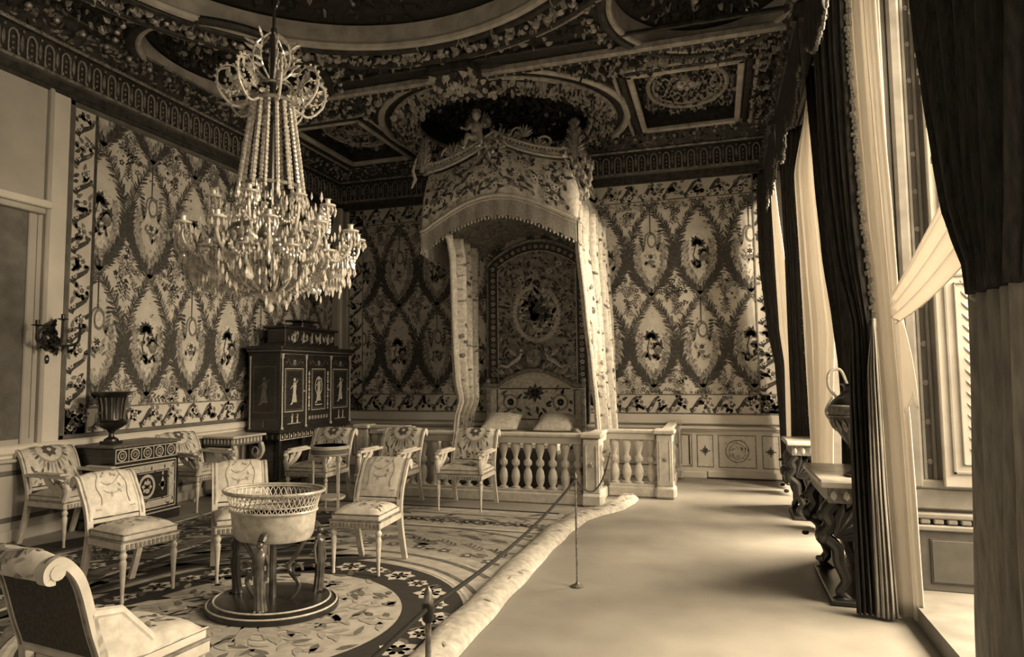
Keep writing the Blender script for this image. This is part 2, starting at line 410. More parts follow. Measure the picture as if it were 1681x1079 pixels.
# --- cornice: architrave fillets, arched frieze, coved ornament
def cornice(name, P, D, N, L, dark=0):
    P = V(P); D = V(D); N = V(N); Z = V((0, 0, 1)); m = MB()
    def pt(s, n, z): return P + D * s + N * n + Z * z
    prof = [(.0, 4.66), (.05, 4.66), (.05, 4.70), (.07, 4.71), (.07, 4.79), (.12, 4.80), (.12, 4.835), (.09, 4.84), (.09, 5.15), (.13, 5.16), (.14, 5.19), (.12, 5.2), (.18, 5.26), (.3, 5.36), (.36, 5.38), (.36, 5.41), (0, 5.41)]
    cm = [0, 0, 0, 0, 1, 1, 1, 0, 0, 1, 1, 0, 0, 0, 1, 0]
    for i, ((a, b), (c, d)) in enumerate(zip(prof, prof[1:])):
        m.add([pt(0, a, b), pt(L, a, b), pt(L, c, d), pt(0, c, d)], [(0, 1, 2, 3)], cm[i] if i != 4 else 2)
    n = int(L / .19)
    for i in range(n):
        s = (i + .5) * L / n; w = .05
        pts = [(s - w, 4.85), (s - w, 5.03)] + [(s - w * cos(t), 5.03 + w * 1.5 * sin(t)) for t in (.5, 1.1, 1.57, 2.05, 2.65)] + [(s + w, 5.03), (s + w, 4.85)]
        m.tube([pt(a, .1, b) for a, b in pts], .0105, 5, 3)
        m.blob(pt(s - w, .11, 4.86), .02, 5, 3); m.blob(pt(s + w, .11, 4.86), .02, 5, 3)
        for z in (4.9, 4.96, 5.02): m.blob(pt(s, .095, z), .014, 5, 3)
        m.blob(pt(s + .095, .11, 5.11), .016, 5, 3)
        m.leaf(pt(s + .095, .095, 4.9), D, Z, N, pi / 2, .18, .04, .015, 1)
        m.blob(pt(s, .13, 4.815), .016, 5, 1)
    for i in range(int(L * 75)):
        s = ru(0, L); t = R(); nn = lerp(.14, .34, t); z = lerp(5.22, 5.38, t)
        U = D; W = (N * .75 + Z * .65).normalized(); NN = (N * .65 - Z * .75).normalized()
        m.leaf(pt(s, nn, z), U, W, NN, ru(0, 6.3), ru(.05, .1), ru(.02, .045), ru(.02, .04), random.choice((0, 1, 1, 3)))
    for i in range(int(L / .3)):
        s = (i + .5) * .3; m.blob(pt(s, .3, 5.3), .035, 7, 3)
    for i in range(int(L / .06)):
        s = i * .06; m.blob(pt(s, .14, 5.185), .014, 5, 1)
    return struct(m.build(name, [BRONZE, GILT, PAINTD, mats_gl()], smooth=30), 'carved dark gilt cornice with a frieze of small arches')
def mats_gl(): return GILTG
GILTG = mat('frieze_arch_gilt', .4, .4, .25, 30, metal=.2)
cornice('trim_3', (XL, YN, 0), (0, 1, 0), (1, 0, 0), YB - YN)
cornice('trim_4', (XL, YB, 0), (1, 0, 0), (0, -1, 0), XR - XL)
cornice('trim_5', (XR, YN, 0), (0, 1, 0), (-1, 0, 0), YB - YN)

# --- ceiling: plate with openings (filled 2D curve turned into a mesh) and fields above
cu = bpy.data.curves.new('cplate', 'CURVE'); cu.dimensions = '2D'; cu.fill_mode = 'BOTH'; cu.extrude = .11
def loop(pts):
    sp = cu.splines.new('POLY'); sp.points.add(len(pts) - 1)
    for p, q in zip(sp.points, pts): p.co = (q[0], q[1], 0, 1)
    sp.use_cyclic_u = True
def ell(cx, cy, rx, ry, n=72): return [(cx + rx * cos(2 * pi * i / n), cy + ry * sin(2 * pi * i / n)) for i in range(n)]
BC = (-2.95, 4.3); BR = 2.45; DC = (-2.95, 9.5); OVL = (-5.55, 6.72, .93, 1.2); OVR = (.0, 6.9, .93, 1.1)
loop([(XL, YN), (XR + .9, YN), (XR + .9, YB), (XL, YB)])
loop(ell(*BC, BR, BR, 96)); loop(ell(*DC, 1.28, 1.28)); loop(ell(*OVL)); loop(ell(*OVR))
RP = [(-6.08, -4.95, 8.6, 10.42), (-.95, .4, 8.45, 10.5)]
for a, b, c, d in RP: loop([(a, c), (b, c), (b, d), (a, d)])
ob = bpy.data.objects.new('cplate', cu); col.objects.link(ob)
dg = bpy.context.evaluated_depsgraph_get(); me = bpy.data.meshes.new_from_object(ob.evaluated_get(dg))
bpy.data.objects.remove(ob)
m = MB(); zc = ZC + .11
m.add([(v.co.x, v.co.y, v.co.z + zc) for v in me.vertices], [tuple(p.vertices) for p in me.polygons], 0)
for k, p in enumerate(me.polygons):
    if abs(p.normal.z) < .5:
        c = p.center
        big = abs(hypot(c.x - BC[0], c.y - BC[1]) - BR) < .1
        ov = abs(((c.x - OVL[0]) / OVL[2]) ** 2 + ((c.y - OVL[1]) / OVL[3]) ** 2 - 1) < .1 or abs(((c.x - OVR[0]) / OVR[2]) ** 2 + ((c.y - OVR[1]) / OVR[3]) ** 2 - 1) < .1
        m.m[k] = 2 if (big or ov) else 1
m.box(XL - .3, XR + .9, YN, YB + .3, ZC + .24, ZC + .35, 0, 3)
struct(m.build('ceiling', [CEILD, BRONZE, CEILP, CEILD], smooth=0), 'dark coffered ceiling with round and oval recesses')
UX, UY, NZ = V((1, 0, 0)), V((0, 1, 0)), V((0, 0, -1))
def ringband(m, c, r0, r1, z, dens, rx=1., ry=1., a0=0, a1=2 * pi, L=(.05, .12), lt=.25, clip=None):
    n = int((r1 * r1 - r0 * r0) / 2 * (a1 - a0) * rx * ry * dens)
    for i in range(n):
        a = ru(a0, a1); r = sqrt(ru(r0 * r0, r1 * r1)); x, y = c[0] + r * rx * cos(a), c[1] + r * ry * sin(a)
        if clip and not clip(x, y): continue
        m.leaf((x, y, z), UX, UY, NZ, ru(0, 6.3), ru(*L) * 1.15, ru(.03, .055), ru(.04, .085), 1 if R() < lt * 1.3 else 0)
def ringmould(m, c, r, z, rad, mi, rx=1., ry=1., n=72, flat=1.):
    m.tube([(c[0] + r * rx * cos(2 * pi * i / n), c[1] + r * ry * sin(2 * pi * i / n), z) for i in range(n)], rad, 8, mi, True, flat)
def rectband(m, a, b, c, d, z, dens, lt=.25, clip=None, L=(.05, .12)):
    for i in range(int((b - a) * (d - c) * dens)):
        x, y = ru(a, b), ru(c, d)
        if clip and not clip(x, y): continue
        m.leaf((x, y, z), UX, UY, NZ, ru(0, 6.3), ru(*L) * 1.1, ru(.025, .05), ru(.035, .08), 1 if R() < lt * 1.3 else 0)
CM = [BRONZE, mat('ceiling_carved_gilt', .55, .38, .3, 14, 4, metal=.15), GILTL, CEILP]  # brighter gilt slots paint glints into the carving's colour
inroom = lambda x, y: XL + .35 < x < XR - .35 and y < YB - .35
m = MB()    # great round moulding of the middle
ringmould(m, BC, BR + .03, ZC - .01, .05, 3); ringmould(m, BC, BR + .14, ZC - .02, .05, 0); ringmould(m, BC, BR + .42, ZC - .05, .045, 0); ringmould(m, BC, BR + .52, ZC - .02, .03, 1)
ringband(m, BC, BR + .18, BR + .42, ZC - .03, 330, L=(.06, .13), lt=.45, clip=inroom)
for i in range(96):
    a = 2 * pi * i / 96; m.blob((BC[0] + (BR + .3) * cos(a), BC[1] + (BR + .3) * sin(a), ZC - .06), (.05, .05, .035), 7, 1 if i % 3 else 2)  # palest beads stand for highlights on the ring
    if i % 2: m.blob((BC[0] + (BR + .24) * cos(a + .03), BC[1] + (BR + .24) * sin(a + .03), ZC - .07), .028, 6, 2)
for i in range(8):
    a = 2 * pi * i / 8 + .2; m.rosette((BC[0] + 1.3 * cos(a), BC[1] + 1.3 * sin(a), ZC + .22), UX, UY, NZ, .2, 8, .05, 0, 1)
ringmould(m, BC, 1.8, ZC + .21, .03, 0); ringband(m, BC, .2, 2.3, ZC + .235, 60, lt=.1)
struct(m.build('trim_6', CM), 'great round carved moulding of the ceiling')
m = MB()    # ring over the bed
ringmould(m, DC, 1.3, ZC - .03, .04, 1); ringmould(m, DC, 1.66, ZC - .03, .035, 1); ringmould(m, DC, 1.5, ZC - .015, .12, 0, flat=.5); ringmould(m, DC, 1.84, ZC - .0, .055, 3); ringmould(m, DC, 1.93, ZC - .0, .04, 0)
cb = lambda x, y: y < YB - .33
ringband(m, DC, 1.32, 1.64, ZC - .07, 620, L=(.05, .1), lt=.5, clip=cb)
for k in range(6): ringmould(m, DC, .3 + k * .17, ZC + .225, .012, 0)
ringband(m, DC, .1, 1.2, ZC + .235, 120, lt=.04)
m.v = [(x, min(y, YB - .02), z) for x, y, z in m.v]
struct(m.build('trim_7', CM), 'carved ring moulding above the bed')
for nm, oc in (('trim_8', OVL), ('trim_9', OVR)):
    m = MB(); c = oc[:2]
    ringmould(m, c, 1, ZC - .01, .035, 3, oc[2] + .03, oc[3] + .03); ringmould(m, c, 1, ZC - .02, .05, 0, oc[2] + .11, oc[3] + .11)
    cl = lambda x, y: XL + .36 < x < XR - .36 and hypot(x - BC[0], y - BC[1]) > BR + .5
    for k in range(260):
        a = ru(0, 2 * pi); e = ru(.15, .34); m.leaf((c[0] + (oc[2] + e) * cos(a), c[1] + (oc[3] + e) * sin(a), ZC - .01), UX, UY, NZ, ru(0, 6.3), ru(.06, .11), .04, .04, 1 if R() < .4 else 0) if cl(c[0] + (oc[2] + e) * cos(a), c[1] + (oc[3] + e) * sin(a)) else None
    for k in range(40):
        a = 2 * pi * k / 40; x, y = c[0] + (oc[2] + .25) * cos(a), c[1] + (oc[3] + .25) * sin(a)
        if cl(x, y): m.blob((x, y, ZC - .04), .035, 6, 1)
    ringband(m, c, 0, .85, ZC + .235, 240, oc[2], oc[3], lt=.12)
    for k in range(5): m.blob((c[0] - .1, c[1] - .5 + k * .22, ZC + .2), .045, 6, 2)
    m.v = [(max(x, XL + .02), y, z) for x, y, z in m.v]
    struct(m.build(nm, CM), 'oval ceiling recess moulding')
for nm, (a, b, c, d) in (('trim_10', RP[0]), ('trim_11', RP[1])):
    m = MB()
    for q, (rad, off, mi) in enumerate(((.04, .0, 3), (.035, .1, 0), (.025, .19, 1))):
        P = [(a - off, c - off), (b + off, c - off), (b + off, d + off), (a - off, d + off)]
        for (x, y), (u, v) in zip(P, P[1:] + P[:1]): m.box(min(x, u) - rad, max(x, u) + rad, min(y, v) - rad, max(y, v) + rad, ZC - .05, ZC + .02, .015, mi)
    cx, cy = (a + b) / 2, (c + d) / 2; w, h = (b - a) / 2, (d - c) / 2
    ringmould(m, (cx, cy), 1, ZC + .19, .035, 1, w * .78, h * .72); ringmould(m, (cx, cy), 1, ZC + .2, .02, 1, w * .68, h * .62)
    rectband(m, a + .05, b - .05, c + .05, d - .05, ZC + .235, 330, lt=.35)
    m.rosette((cx, cy, ZC + .21), UX, UY, NZ, .2, 8, .05, 1, 1)
    for sx in (-1, 1):
        for k in range(3): m.tube([(cx + sx * (.1 + .3 * t) * w * 1.6, cy + .3 * h * sin(t * 5 + k * 2), ZC + .2) for t in [i / 10 for i in range(11)]], .014, 5, 1)
    m.v = [(x, min(y, YB - .02), z) for x, y, z in m.v]
    struct(m.build(nm, CM), 'rectangular ceiling coffer frame')
m = MB()    # straight beam between the round middle and the bed ring, cartouche, spandrel carving
m.box(XL + .36, XR - .3, 7.62, 7.7, ZC - .1, ZC, .02, 1); m.box(XL + .36, XR - .3, 7.32, 7.36, ZC - .05, ZC, .01, 0); m.box(XL + .36, XR - .3, 7.72, 7.84, ZC - .06, ZC, .01, 0)
dist = lambda x, y: hypot(x - DC[0], y - DC[1])
rectband(m, XL + .4, XR - .35, 7.86, 8.4, ZC - .01, 300, lt=.35, clip=lambda x, y: dist(x, y) > 1.9 or dist(x, y) < 1.1)
for a, b in ((XL + .4, -6.3), (-4.72, -3.9), (-2.0, -1.2), (.6, XR - .35)):
    rectband(m, a, b, 8.3, 10.5, ZC - .01, 300, lt=.3, clip=lambda x, y: dist(x, y) > 1.98)
for a, b in ((XL + .4, -4.9), (-4.2, -1.2), (-.9, XR - .35)):
    rectband(m, a, b, 10.5, 10.6, ZC - .01, 300, lt=.4)
rectband(m, XL + .4, XR - .4, YN, 7.3, ZC - .005, 120, lt=.25, clip=lambda x, y: hypot(x - BC[0], y - BC[1]) > BR + .56 and ((x - OVL[0]) / 1.25) ** 2 + ((y - OVL[1]) / 1.5) ** 2 > 1 and ((x - OVR[0]) / 1.25) ** 2 + ((y - OVR[1]) / 1.4) ** 2 > 1)
m.box(-3.25, -2.65, 7.25, 8.05, ZC - .2, ZC, .05, 0)
for k in range(90): m.leaf((ru(-3.25, -2.65), ru(7.25, 8.0), ZC - .2), UX, UY, NZ, ru(0, 6.3), ru(.07, .15), .06, .06, 1 if R() < .6 else 0)
m.rosette((-2.95, 7.6, ZC - .22), UX, UY, NZ, .17, 8, .06, 1, 2)
for i in range(60): m.blob((XL + .5 + i * .118, 7.78, ZC - .06), .022, 5, 1)
struct(m.build('trim_12', CM), 'straight carved ceiling beam with a central cartouche')

# --- window wall
WIN = [(.7, 2.5), (3.5, 5.4), (6.45, 8.1), (9.05, 10.5)]; ZW0, ZW1 = .12, 4.5  # first opening is an unseen window added to let in light
m = MB(); ys = [YN] + [y for w in WIN for y in w] + [YB]
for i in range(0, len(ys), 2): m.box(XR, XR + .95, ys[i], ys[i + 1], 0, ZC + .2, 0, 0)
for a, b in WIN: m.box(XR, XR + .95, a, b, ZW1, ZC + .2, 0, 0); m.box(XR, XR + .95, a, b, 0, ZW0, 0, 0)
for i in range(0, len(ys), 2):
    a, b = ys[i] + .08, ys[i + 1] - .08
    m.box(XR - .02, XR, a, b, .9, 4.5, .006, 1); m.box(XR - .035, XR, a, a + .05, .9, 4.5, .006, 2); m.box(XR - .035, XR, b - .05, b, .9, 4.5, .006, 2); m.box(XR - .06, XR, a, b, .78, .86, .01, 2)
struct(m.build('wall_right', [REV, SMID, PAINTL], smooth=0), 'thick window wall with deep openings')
# far reveal of the near opening: pilaster, dark strip, dado
m = MB(); y = 5.4
m.box(1.15, 1.2, y - .07, y, .8, ZW1, .012, 0); m.box(1.2, 1.235, y - .035, y, .8, ZW1, .008, 2); m.box(1.24, 1.32, y - .06, y, .8, ZW1, .02, 0); m.box(1.325, 1.35, y - .03, y, .8, ZW1, .006, 0)
m.box(1.355, 1.385, y - .012, y, .86, ZW1, .0, 3); m.box(1.385, 1.41, y - .035, y, .8, ZW1, .008, 2)
m.box(1.15, 1.95, y - .05, y, .8, .86, .01, 0)
for k in range(14): m.rosette((1.37, y - .014, .98 + k * .27), V((1, 0, 0)), V((0, 0, 1)), V((0, -1, 0)), .022, 6, .01, 0)
m.box(1.15, 1.95, y - .04, y, .66, .8, .01, 0); m.box(1.15, 1.95, y - .07, y, .6, .64, .01, 0); m.box(1.15, 1.95, y - .05, y, .12, .52, .006, 2); m.box(1.15, 1.95, y - .075, y, .52, .56, .01, 0)
for k in range(8): m.box(1.2 + k * .08, 1.26 + k * .08, y - .065, y, .565, .6, .008, 0)
m.box(1.33, 1.6, y - .058, y, .17, .47, .004, 3); m.box(1.34, 1.6, y - .062, y, .18, .46, .004, 2)
struct(m.build('trim_13', [REV, REV, REVD, LINE]), 'moulded reveal of the near window opening with panelled dado')
n = 0
for a, b in WIN:
    n += 1; X = XR + .72; w0 = None
    m = MB()
    m.box(X - .04, X + .04, a, a + .07, ZW0, ZW1, .008, 0); m.box(X - .04, X + .04, b - .07, b, ZW0, ZW1, .008, 0); m.box(X - .04, X + .04, a, b, ZW1 - .07, ZW1, .008, 0); m.box(X - .04, X + .04, a, b, ZW0, ZW0 + .14, .008, 0)
    c = (a + b) / 2; m.box(X - .04, X + .04, c - .05, c + .05, ZW0, ZW1, .008, 0)
    for z in (1.0, 1.75, 2.5, 3.25, 3.9): m.box(X - .02, X + .02, a, b, z, z + .035, .005, 0)
    wo = struct(m.build('window_%d' % n, [REV]), 'tall window with small panes')
    g = MB(); g.box(X - .002, X + .002, a + .05, b - .05, ZW0 + .1, ZW1 - .05, 0, 0); g.build('pane', GLASS, wo, 0)
# shutter leaf folded against the far reveal of the near window
t = thing('window_shutter', 'pale moulded shutter leaf folded open in the near window recess', 'shutter', (1.43, 5.35, .82))
m = MB(); m.box(0, .42, -.045, 0, 0, 3.4, .008)
m.build('shutter_leaf', [SHUT], t)
m = MB()
for z0, z1 in ((.08, 1.45), (1.55, 3.3)):
    for k, (o_, w_) in enumerate(((.05, .02), (.11, .012))):
        m.box(o_, .42 - o_, -.06, -.045, z0 + o_ - .04, z0 + o_ - .04 + w_, .004); m.box(o_, .42 - o_, -.06, -.045, z1 - o_ + .04 - w_, z1 - o_ + .04, .004); m.box(o_, o_ + w_, -.06, -.045, z0 + o_ - .04, z1 - o_ + .04, .004); m.box(.42 - o_ - w_, .42 - o_, -.06, -.045, z0 + o_ - .04, z1 - o_ + .04, .004)
    for k in range(16):
        z = z0 + .12 + k * (z1 - z0 - .24) / 15
        m.leaf((.21, -.045, z), V((1, 0, 0)), V((0, 0, 1)), V((0, -1, 0)), .8, .09, .03, .008); m.leaf((.21, -.045, z), V((1, 0, 0)), V((0, 0, 1)), V((0, -1, 0)), 2.3, .09, .03, .008)
m.build('panel_moulding', [REV], t)

# ------------------------------------------------------------------ window draperies
def cloth(m, Lt, Rt, nf, amp, nu=60, nv=40, ph=0., mi=0, seed=0, deep=1.):
    Lt = sorted(Lt); Rt = sorted(Rt); z0 = max(Lt[0][0], Rt[0][0]); z1 = min(Lt[-1][0], Rt[-1][0])
    rnd = random.Random(seed); jit = [rnd.uniform(-.35, .35) for _ in range(60)]
    def fn(u, v):
        z = lerp(z1, z0, v); a = V((*interp(Lt, z), z)); b = V((*interp(Rt, z), z)); d = b - a; w = d.length
        n = V((d.y, -d.x, 0)); n = n.normalized() if n.length > 1e-6 else V((1, 0, 0))
        k = u * nf; s = sin(2 * pi * k + ph + jit[int(k) % 60] * 2 + .5 * sin(v * 4 + k)) + .35 * sin(4 * pi * k + jit[int(k) + 7] * 6)
        e = min(1, 8 * u + .2, 8 * (1 - u) + .2)
        return a + d * u + n * amp * s * e * deep + V((0, 0, .0))
    m.grid(fn, nu, nv, mi); return fn
def solid(o, t=.006):
    md = o.modifiers.new('thickness', 'SOLIDIFY'); md.thickness = t; md.offset = 0; return o
def tassels(m, pts, r=.014, n=None, mi=0, L=.05, step=.045):
    for (p, q) in zip(pts, pts[1:]):
        p, q = V(p), V(q); k = max(1, int((q - p).length / step))
        for i in range(k):
            c = p.lerp(q, i / k) + V((ru(-.01, .01), ru(-.01, .01), 0)); m.blob(c, (r * ru(.8, 1.3), r * ru(.8, 1.3), L * .5 * ru(.7, 1.2)), 5, mi)
def LR(Y, pts, y2=None): return [(z, x, Y) for x, z in pts]
def drapery(name, label, cat, Lt, Rt, nf, amp, M, side=None, group=None, seed=0, nu=60, extra=None):
    t = thing(name, label, cat, (0, 0, 0), 0, group)
    m = MB(); cloth(m, Lt, Rt, nf, amp, nu, 44, seed=seed); solid(m.build('cloth', M, t, 80))
    if side:
        e = sorted(Lt if side == 'L' else Rt); k = [V((x, y, z)) for z, x, y in e]
        m = MB(); tassels(m, k, .02); m.tube(k, .008, 5); m.build('fringe', extra or DRAPEF, t)
    return t
GD = 'tall window draperies'; GS = 'white inner sheers'
d1L = [(4.45, .76, 5.3), (3.89, .75, 5.3), (3.42, .76, 5.3), (2.98, .77, 5.3), (2.41, .82, 5.3), (1.93, .88, 5.15), (1.46, .85, 5.12), (.74, .83, 5.08), (.02, .82, 5.05)]
d1R = [(4.6, .94, 5.05), (3.92, .93, 5.05), (3.31, .94, 5.05), (2.67, .96, 5.05), (2.17, .99, 5.05), (1.93, 1.0, 5.05), (1.48, 1.0, 5.05), (.84, 1.01, 5.05), (.02, 1.03, 5.05)]
drapery('window_drapery', 'dark tasselled drapery beside the console table, tied in at mid height', 'drapery', d1L, d1R, 6, .035, DRAPE, 'R', GD, 1)
m = MB(); cloth(m, [(1.95, .985, 5.0), (1.6, .94, 5.0), (.9, .93, 5.0), (.02, .93, 5.02)], [(1.95, 1.0, 4.99), (1.6, 1.01, 4.99), (.9, 1.02, 4.99), (.02, 1.05, 5.0)], 4, .02, 30, 30, seed=5)
lo = solid(m.build('drapery_lining', LINING, smooth=80)); tag(lo, 'mid toned drapery tail hanging below the tie beside the console table', 'drapery', None)
s1L = [(4.66, .94, 5.15), (3.96, .94, 5.15), (3.34, .96, 5.15), (2.69, .98, 5.15), (2.14, 1.02, 5.15), (1.89, 1.03, 5.15), (1.23, 1.05, 5.15), (.63, 1.06, 5.15), (.03, 1.06, 5.12)]
s1R = [(4.66, 1.08, 4.95), (3.84, 1.09, 4.95), (3.25, 1.1, 4.95), (2.64, 1.12, 4.95), (2.07, 1.13, 4.95), (1.8, 1.14, 4.95), (1.25, 1.16, 4.95), (.68, 1.17, 4.95), (.03, 1.18, 4.95)]
drapery('sheer_curtain', 'long white sheer falling to the floor left of the pale shutter', 'curtain', s1L, s1R, 3, .018, SHEER, None, GS, 2)
# second window
d2L = [(4.66, 1.0, 7.6), (4.42, 1.0, 7.55), (3.57, 1.02, 7.4), (2.74, 1.04, 7.2), (2.04, 1.07, 6.9), (1.67, 1.08, 6.75), (1.42, 1.08, 6.7), (.6, 1.06, 6.7), (.02, 1.06, 6.7)]
d2R = [(4.66, 1.07, 6.3), (4.02, 1.06, 6.3), (3.3, 1.05, 6.3), (2.58, 1.05, 6.3), (1.98, 1.06, 6.3), (1.4, 1.06, 6.35), (.6, 1.05, 6.3), (.02, 1.05, 6.3)]
drapery('window_drapery', 'dark drapery filling the pier behind the ewer', 'drapery', d2L, d2R, 8, .04, DRAPE, 'L', GD, 3)
s2L = [(4.56, 1.02, 7.8), (3.72, .86, 7.8), (2.78, .88, 7.8), (2.06, .89, 7.8), (1.36, .9, 7.8), (.6, .91, 7.8), (.03, .91, 7.8)]
s2R = [(4.6, 1.04, 7.7), (3.52, 1.03, 7.45), (2.7, 1.07, 7.4), (2.03, 1.12, 7.4), (1.36, 1.08, 7.4), (.65, 1.05, 7.4), (.03, 1.02, 7.4)]
drapery('sheer_curtain', 'white sheer in the middle of the three windows, behind the console top', 'curtain', s2L, s2R, 4, .022, SHEER, None, GS, 4)
d3L = [(4.66, .80, 9.0), (3.97, .84, 9.0), (2.97, .85, 9.0), (2.14, .85, 9.0), (1.31, .85, 9.0), (.43, .83, 9.0), (.05, .83, 9.0)]
d3R = [(4.6, 1.1, 8.75), (4.52, 1.1, 8.75), (3.89, .98, 8.75), (2.92, 1.0, 8.75), (2.11, 1.0, 8.75), (1.32, 1.02, 8.75), (.46, 1.03, 8.75), (.05, 1.02, 8.75)]
drapery('window_drapery', 'dark floor length drapery with fringed hem, second from the back wall', 'drapery', d3L, d3R, 6, .03, DRAPE, 'R', GD, 6)
s3L = [(4.3, .79, 10.0), (3.99, .81, 10.0), (3.13, .82, 10.0), (2.2, .84, 10.0), (1.7, .89, 10.0), (.87, .88, 10.0), (.1, .87, 10.0)]
s3R = [(4.3, .8, 9.7), (3.89, .82, 9.6), (3.06, .89, 9.6), (2.17, .93, 9.6), (1.69, .95, 9.6), (.9, .94, 9.6), (.1, .92, 9.6)]
drapery('sheer_curtain', 'narrow sliver of sheer nearest the back wall', 'curtain', s3L, s3R, 3, .02, SHEER, None, GS, 7, 40)
d4L = [(4.6, .68, 10.72), (4.18, .66, 10.72), (3.25, .66, 10.72), (2.24, .74, 10.72), (1.7, .83, 10.72), (.82, .86, 10.72), (.05, .87, 10.72)]
d4R = [(4.6, .89, 10.1), (4.01, .83, 10.1), (3.14, .83, 10.1), (2.2, .86, 10.12), (1.7, .89, 10.12), (.86, .9, 10.12), (.05, .9, 10.12)]
drapery('window_drapery', 'dark drapery in the corner against the back wall silk', 'drapery', d4L, d4R, 5, .03, DRAPE, None, GD, 8)
# near jamb drapery at the frame's right edge
nL = [(4.6, .99, 3.85), (3.95, .98, 3.70), (3.39, .96, 3.63), (3.2, .96, 3.6), (2.86, .96, 3.5), (2.54, .96, 3.4), (2.3, .96, 3.32), (2.15, .96, 3.21), (2.01, .97, 3.12), (1.9, .97, 3.1)]
nR = [(4.6, 1.02, 2.5), (3.0, .99, 2.5), (2.3, .98, 2.6), (1.9, .98, 2.7)]
drapery('window_drapery', 'dark drapery with scalloped tassel edge at the far right of the frame', 'drapery', nL, nR, 8, .05, DRAPE, 'L', GD, 9, 80, SHEER)
m = MB(); cloth(m, [(1.95, 1.0, 3.22), (1.6, 1.0, 3.24), (1.1, 1.0, 3.3), (.5, 1.0, 3.38), (.02, 1.0, 3.42)], [(1.95, 1.02, 2.7), (1.0, 1.0, 2.72), (.02, 1.0, 2.7)], 6, .035, 50, 40, seed=11)
tag(solid(m.build('drapery_lining', LINING, smooth=80)), 'brown drapery lower half at the right frame edge', 'drapery')
# sheer swag pulled across to the tie
t = thing('sheer_swag', 'white sheer swept diagonally across the window recess to its tie', 'curtain', (0, 0, 0), 0)
m = MB()
def sw(u, v):
    a = V((1.06, 3.5, 2.5)).lerp(V((1.06, 3.36, 2.1)), v); b = V((1.08, 4.86, 2.1)).lerp(V((1.08, 4.84, 1.9)), v); p = a.lerp(b, u)
    return p + V((.02 * sin(v * 22), 0, -.03 * sin(pi * u) * (.2 + .8 * v)))
m.grid(sw, 24, 26); solid(m.build('cloth', SHEER, t, 80), .003)
m = MB(); m.grid(lambda u, v: V((1.12 - .01 * sin(u * 9), lerp(4.9, 4.9 - .34 * sin(v * pi * .5) * 1.0, u), 2.0 - v * .62 + .05 * u - .05 * sin(u * 8) * v)), 14, 14); solid(m.build('loose_end', SHEER, t, 80), .003)
# a sheer's lower leaf seen against the shutter's right edge
# pelmet cornices with fringe above the draperies
for i, (a, b) in enumerate(WIN[1:]):
    t = thing('window_pelmet', 'dark carved and fringed pelmet ' + ['above the nearest window', 'above the middle window', 'above the window nearest the back wall'][i], 'pelmet', (0, 0, 0), 0, 'window pelmets')
    m = MB(); x0 = XR - .42; m.box(x0, XR - .16, a - .3, min(b + .3, YB - .05), 4.62, 4.82, .03)
    for k in range(70): m.leaf((x0 - .005, ru(a - .3, min(b + .25, YB - .1)), ru(4.64, 4.78)), V((0, 1, 0)), V((0, 0, 1)), V((-1, 0, 0)), ru(0, 6), ru(.06, .12), .05, .03)
    m.build('pelmet_box', BRONZE, t)
    m = MB(); L = min(b + .3, YB - .05) - a + .3
    cl = lambda u: 4.2 - .28 * abs(sin(pi * u * 2)) 
    m.grid(lambda u, v: V((x0 + .02 + .025 * sin(u * 70) * v, a - .3 + L * u, lerp(4.66, cl(u), v))), 120, 10); solid(m.build('valance', DRAPE, t, 80))
    m = MB(); tassels(m, [(x0 + .02, a - .3 + L * k / 60, cl(k / 60)) for k in range(61)], .016, L=.06); m.build('fringe', DRAPEF, t)

# ------------------------------------------------------------------ carpet, edge cover, rope barrier
t = thing('carpet', 'large patterned carpet with a round medallion covering most of the floor', 'carpet', (0, 0, 0))
m = MB(); X0, X1, Y0, Y1 = -5.75, -1.7, YN + .2, 7.62
m.box(X0, X1, Y0, Y1, 0.001, .012, .003, 0)
F = Flat(m, lambda u, v, h: (u, v, .0125 + h * .6)); F.clip = (X0 + .02, X1 - .02, Y0 + .02, Y1 - .02)
cx, cy = -2.95, 3.9
for r, w, mi in ((3.2, .05, 1), (2.75, .035, 1), (2.6, .16, 4), (1.72, .05, 1), (1.5, .04, 1), (1.42, .03, 3), (.98, .04, 2)): F.ring(cx, cy, r, w, 2, mi, n=64)
F.ring(cx, cy, 1.36, .38, 1.5, 2, n=64); F.ring(cx, cy, 2.4, .5, 1.2, 4, n=64)
for k in range(28):
    a = 2 * pi * k / 28; F.flower(cx + 1.17 * cos(a), cy + 1.17 * sin(a), .13 if k % 2 else .09, 4, 3, 2, 6)
    for j in range(3): F.leaf(cx + 1.17 * cos(a + .1), cy + 1.17 * sin(a + .1), a + ru(0, 6), .14, .05, 3, 1)
for k in range(44):
    a = 2 * pi * k / 44; F.spray(cx + 2.15 * cos(a), cy + 2.15 * sin(a), a + 1.3, .3, 3, (1, 2, 1)[k % 3], 9); F.flower(cx + 1.95 * cos(a), cy + 1.95 * sin(a), .08, 3, 1, 3, 5)
    F.leaf(cx + 2.5 * cos(a), cy + 2.5 * sin(a), a + pi / 2, .28, .09, 3, 1)
for k in range(16):
    a = 2 * pi * k / 16; F.spray(cx + .3 * cos(a), cy + .3 * sin(a), a + .3, .5, 3, 4, 9); F.leaf(cx + .1 * cos(a), cy + .1 * sin(a), a, .45, .12, 4, 4)
for k in range(170): a = ru(0, 6.28); r_ = ru(.35, .95); F.leaf(cx + r_ * cos(a), cy + r_ * sin(a), ru(0, 6.28), ru(.08, .18), .05, 3.5, random.choice((4, 1)))
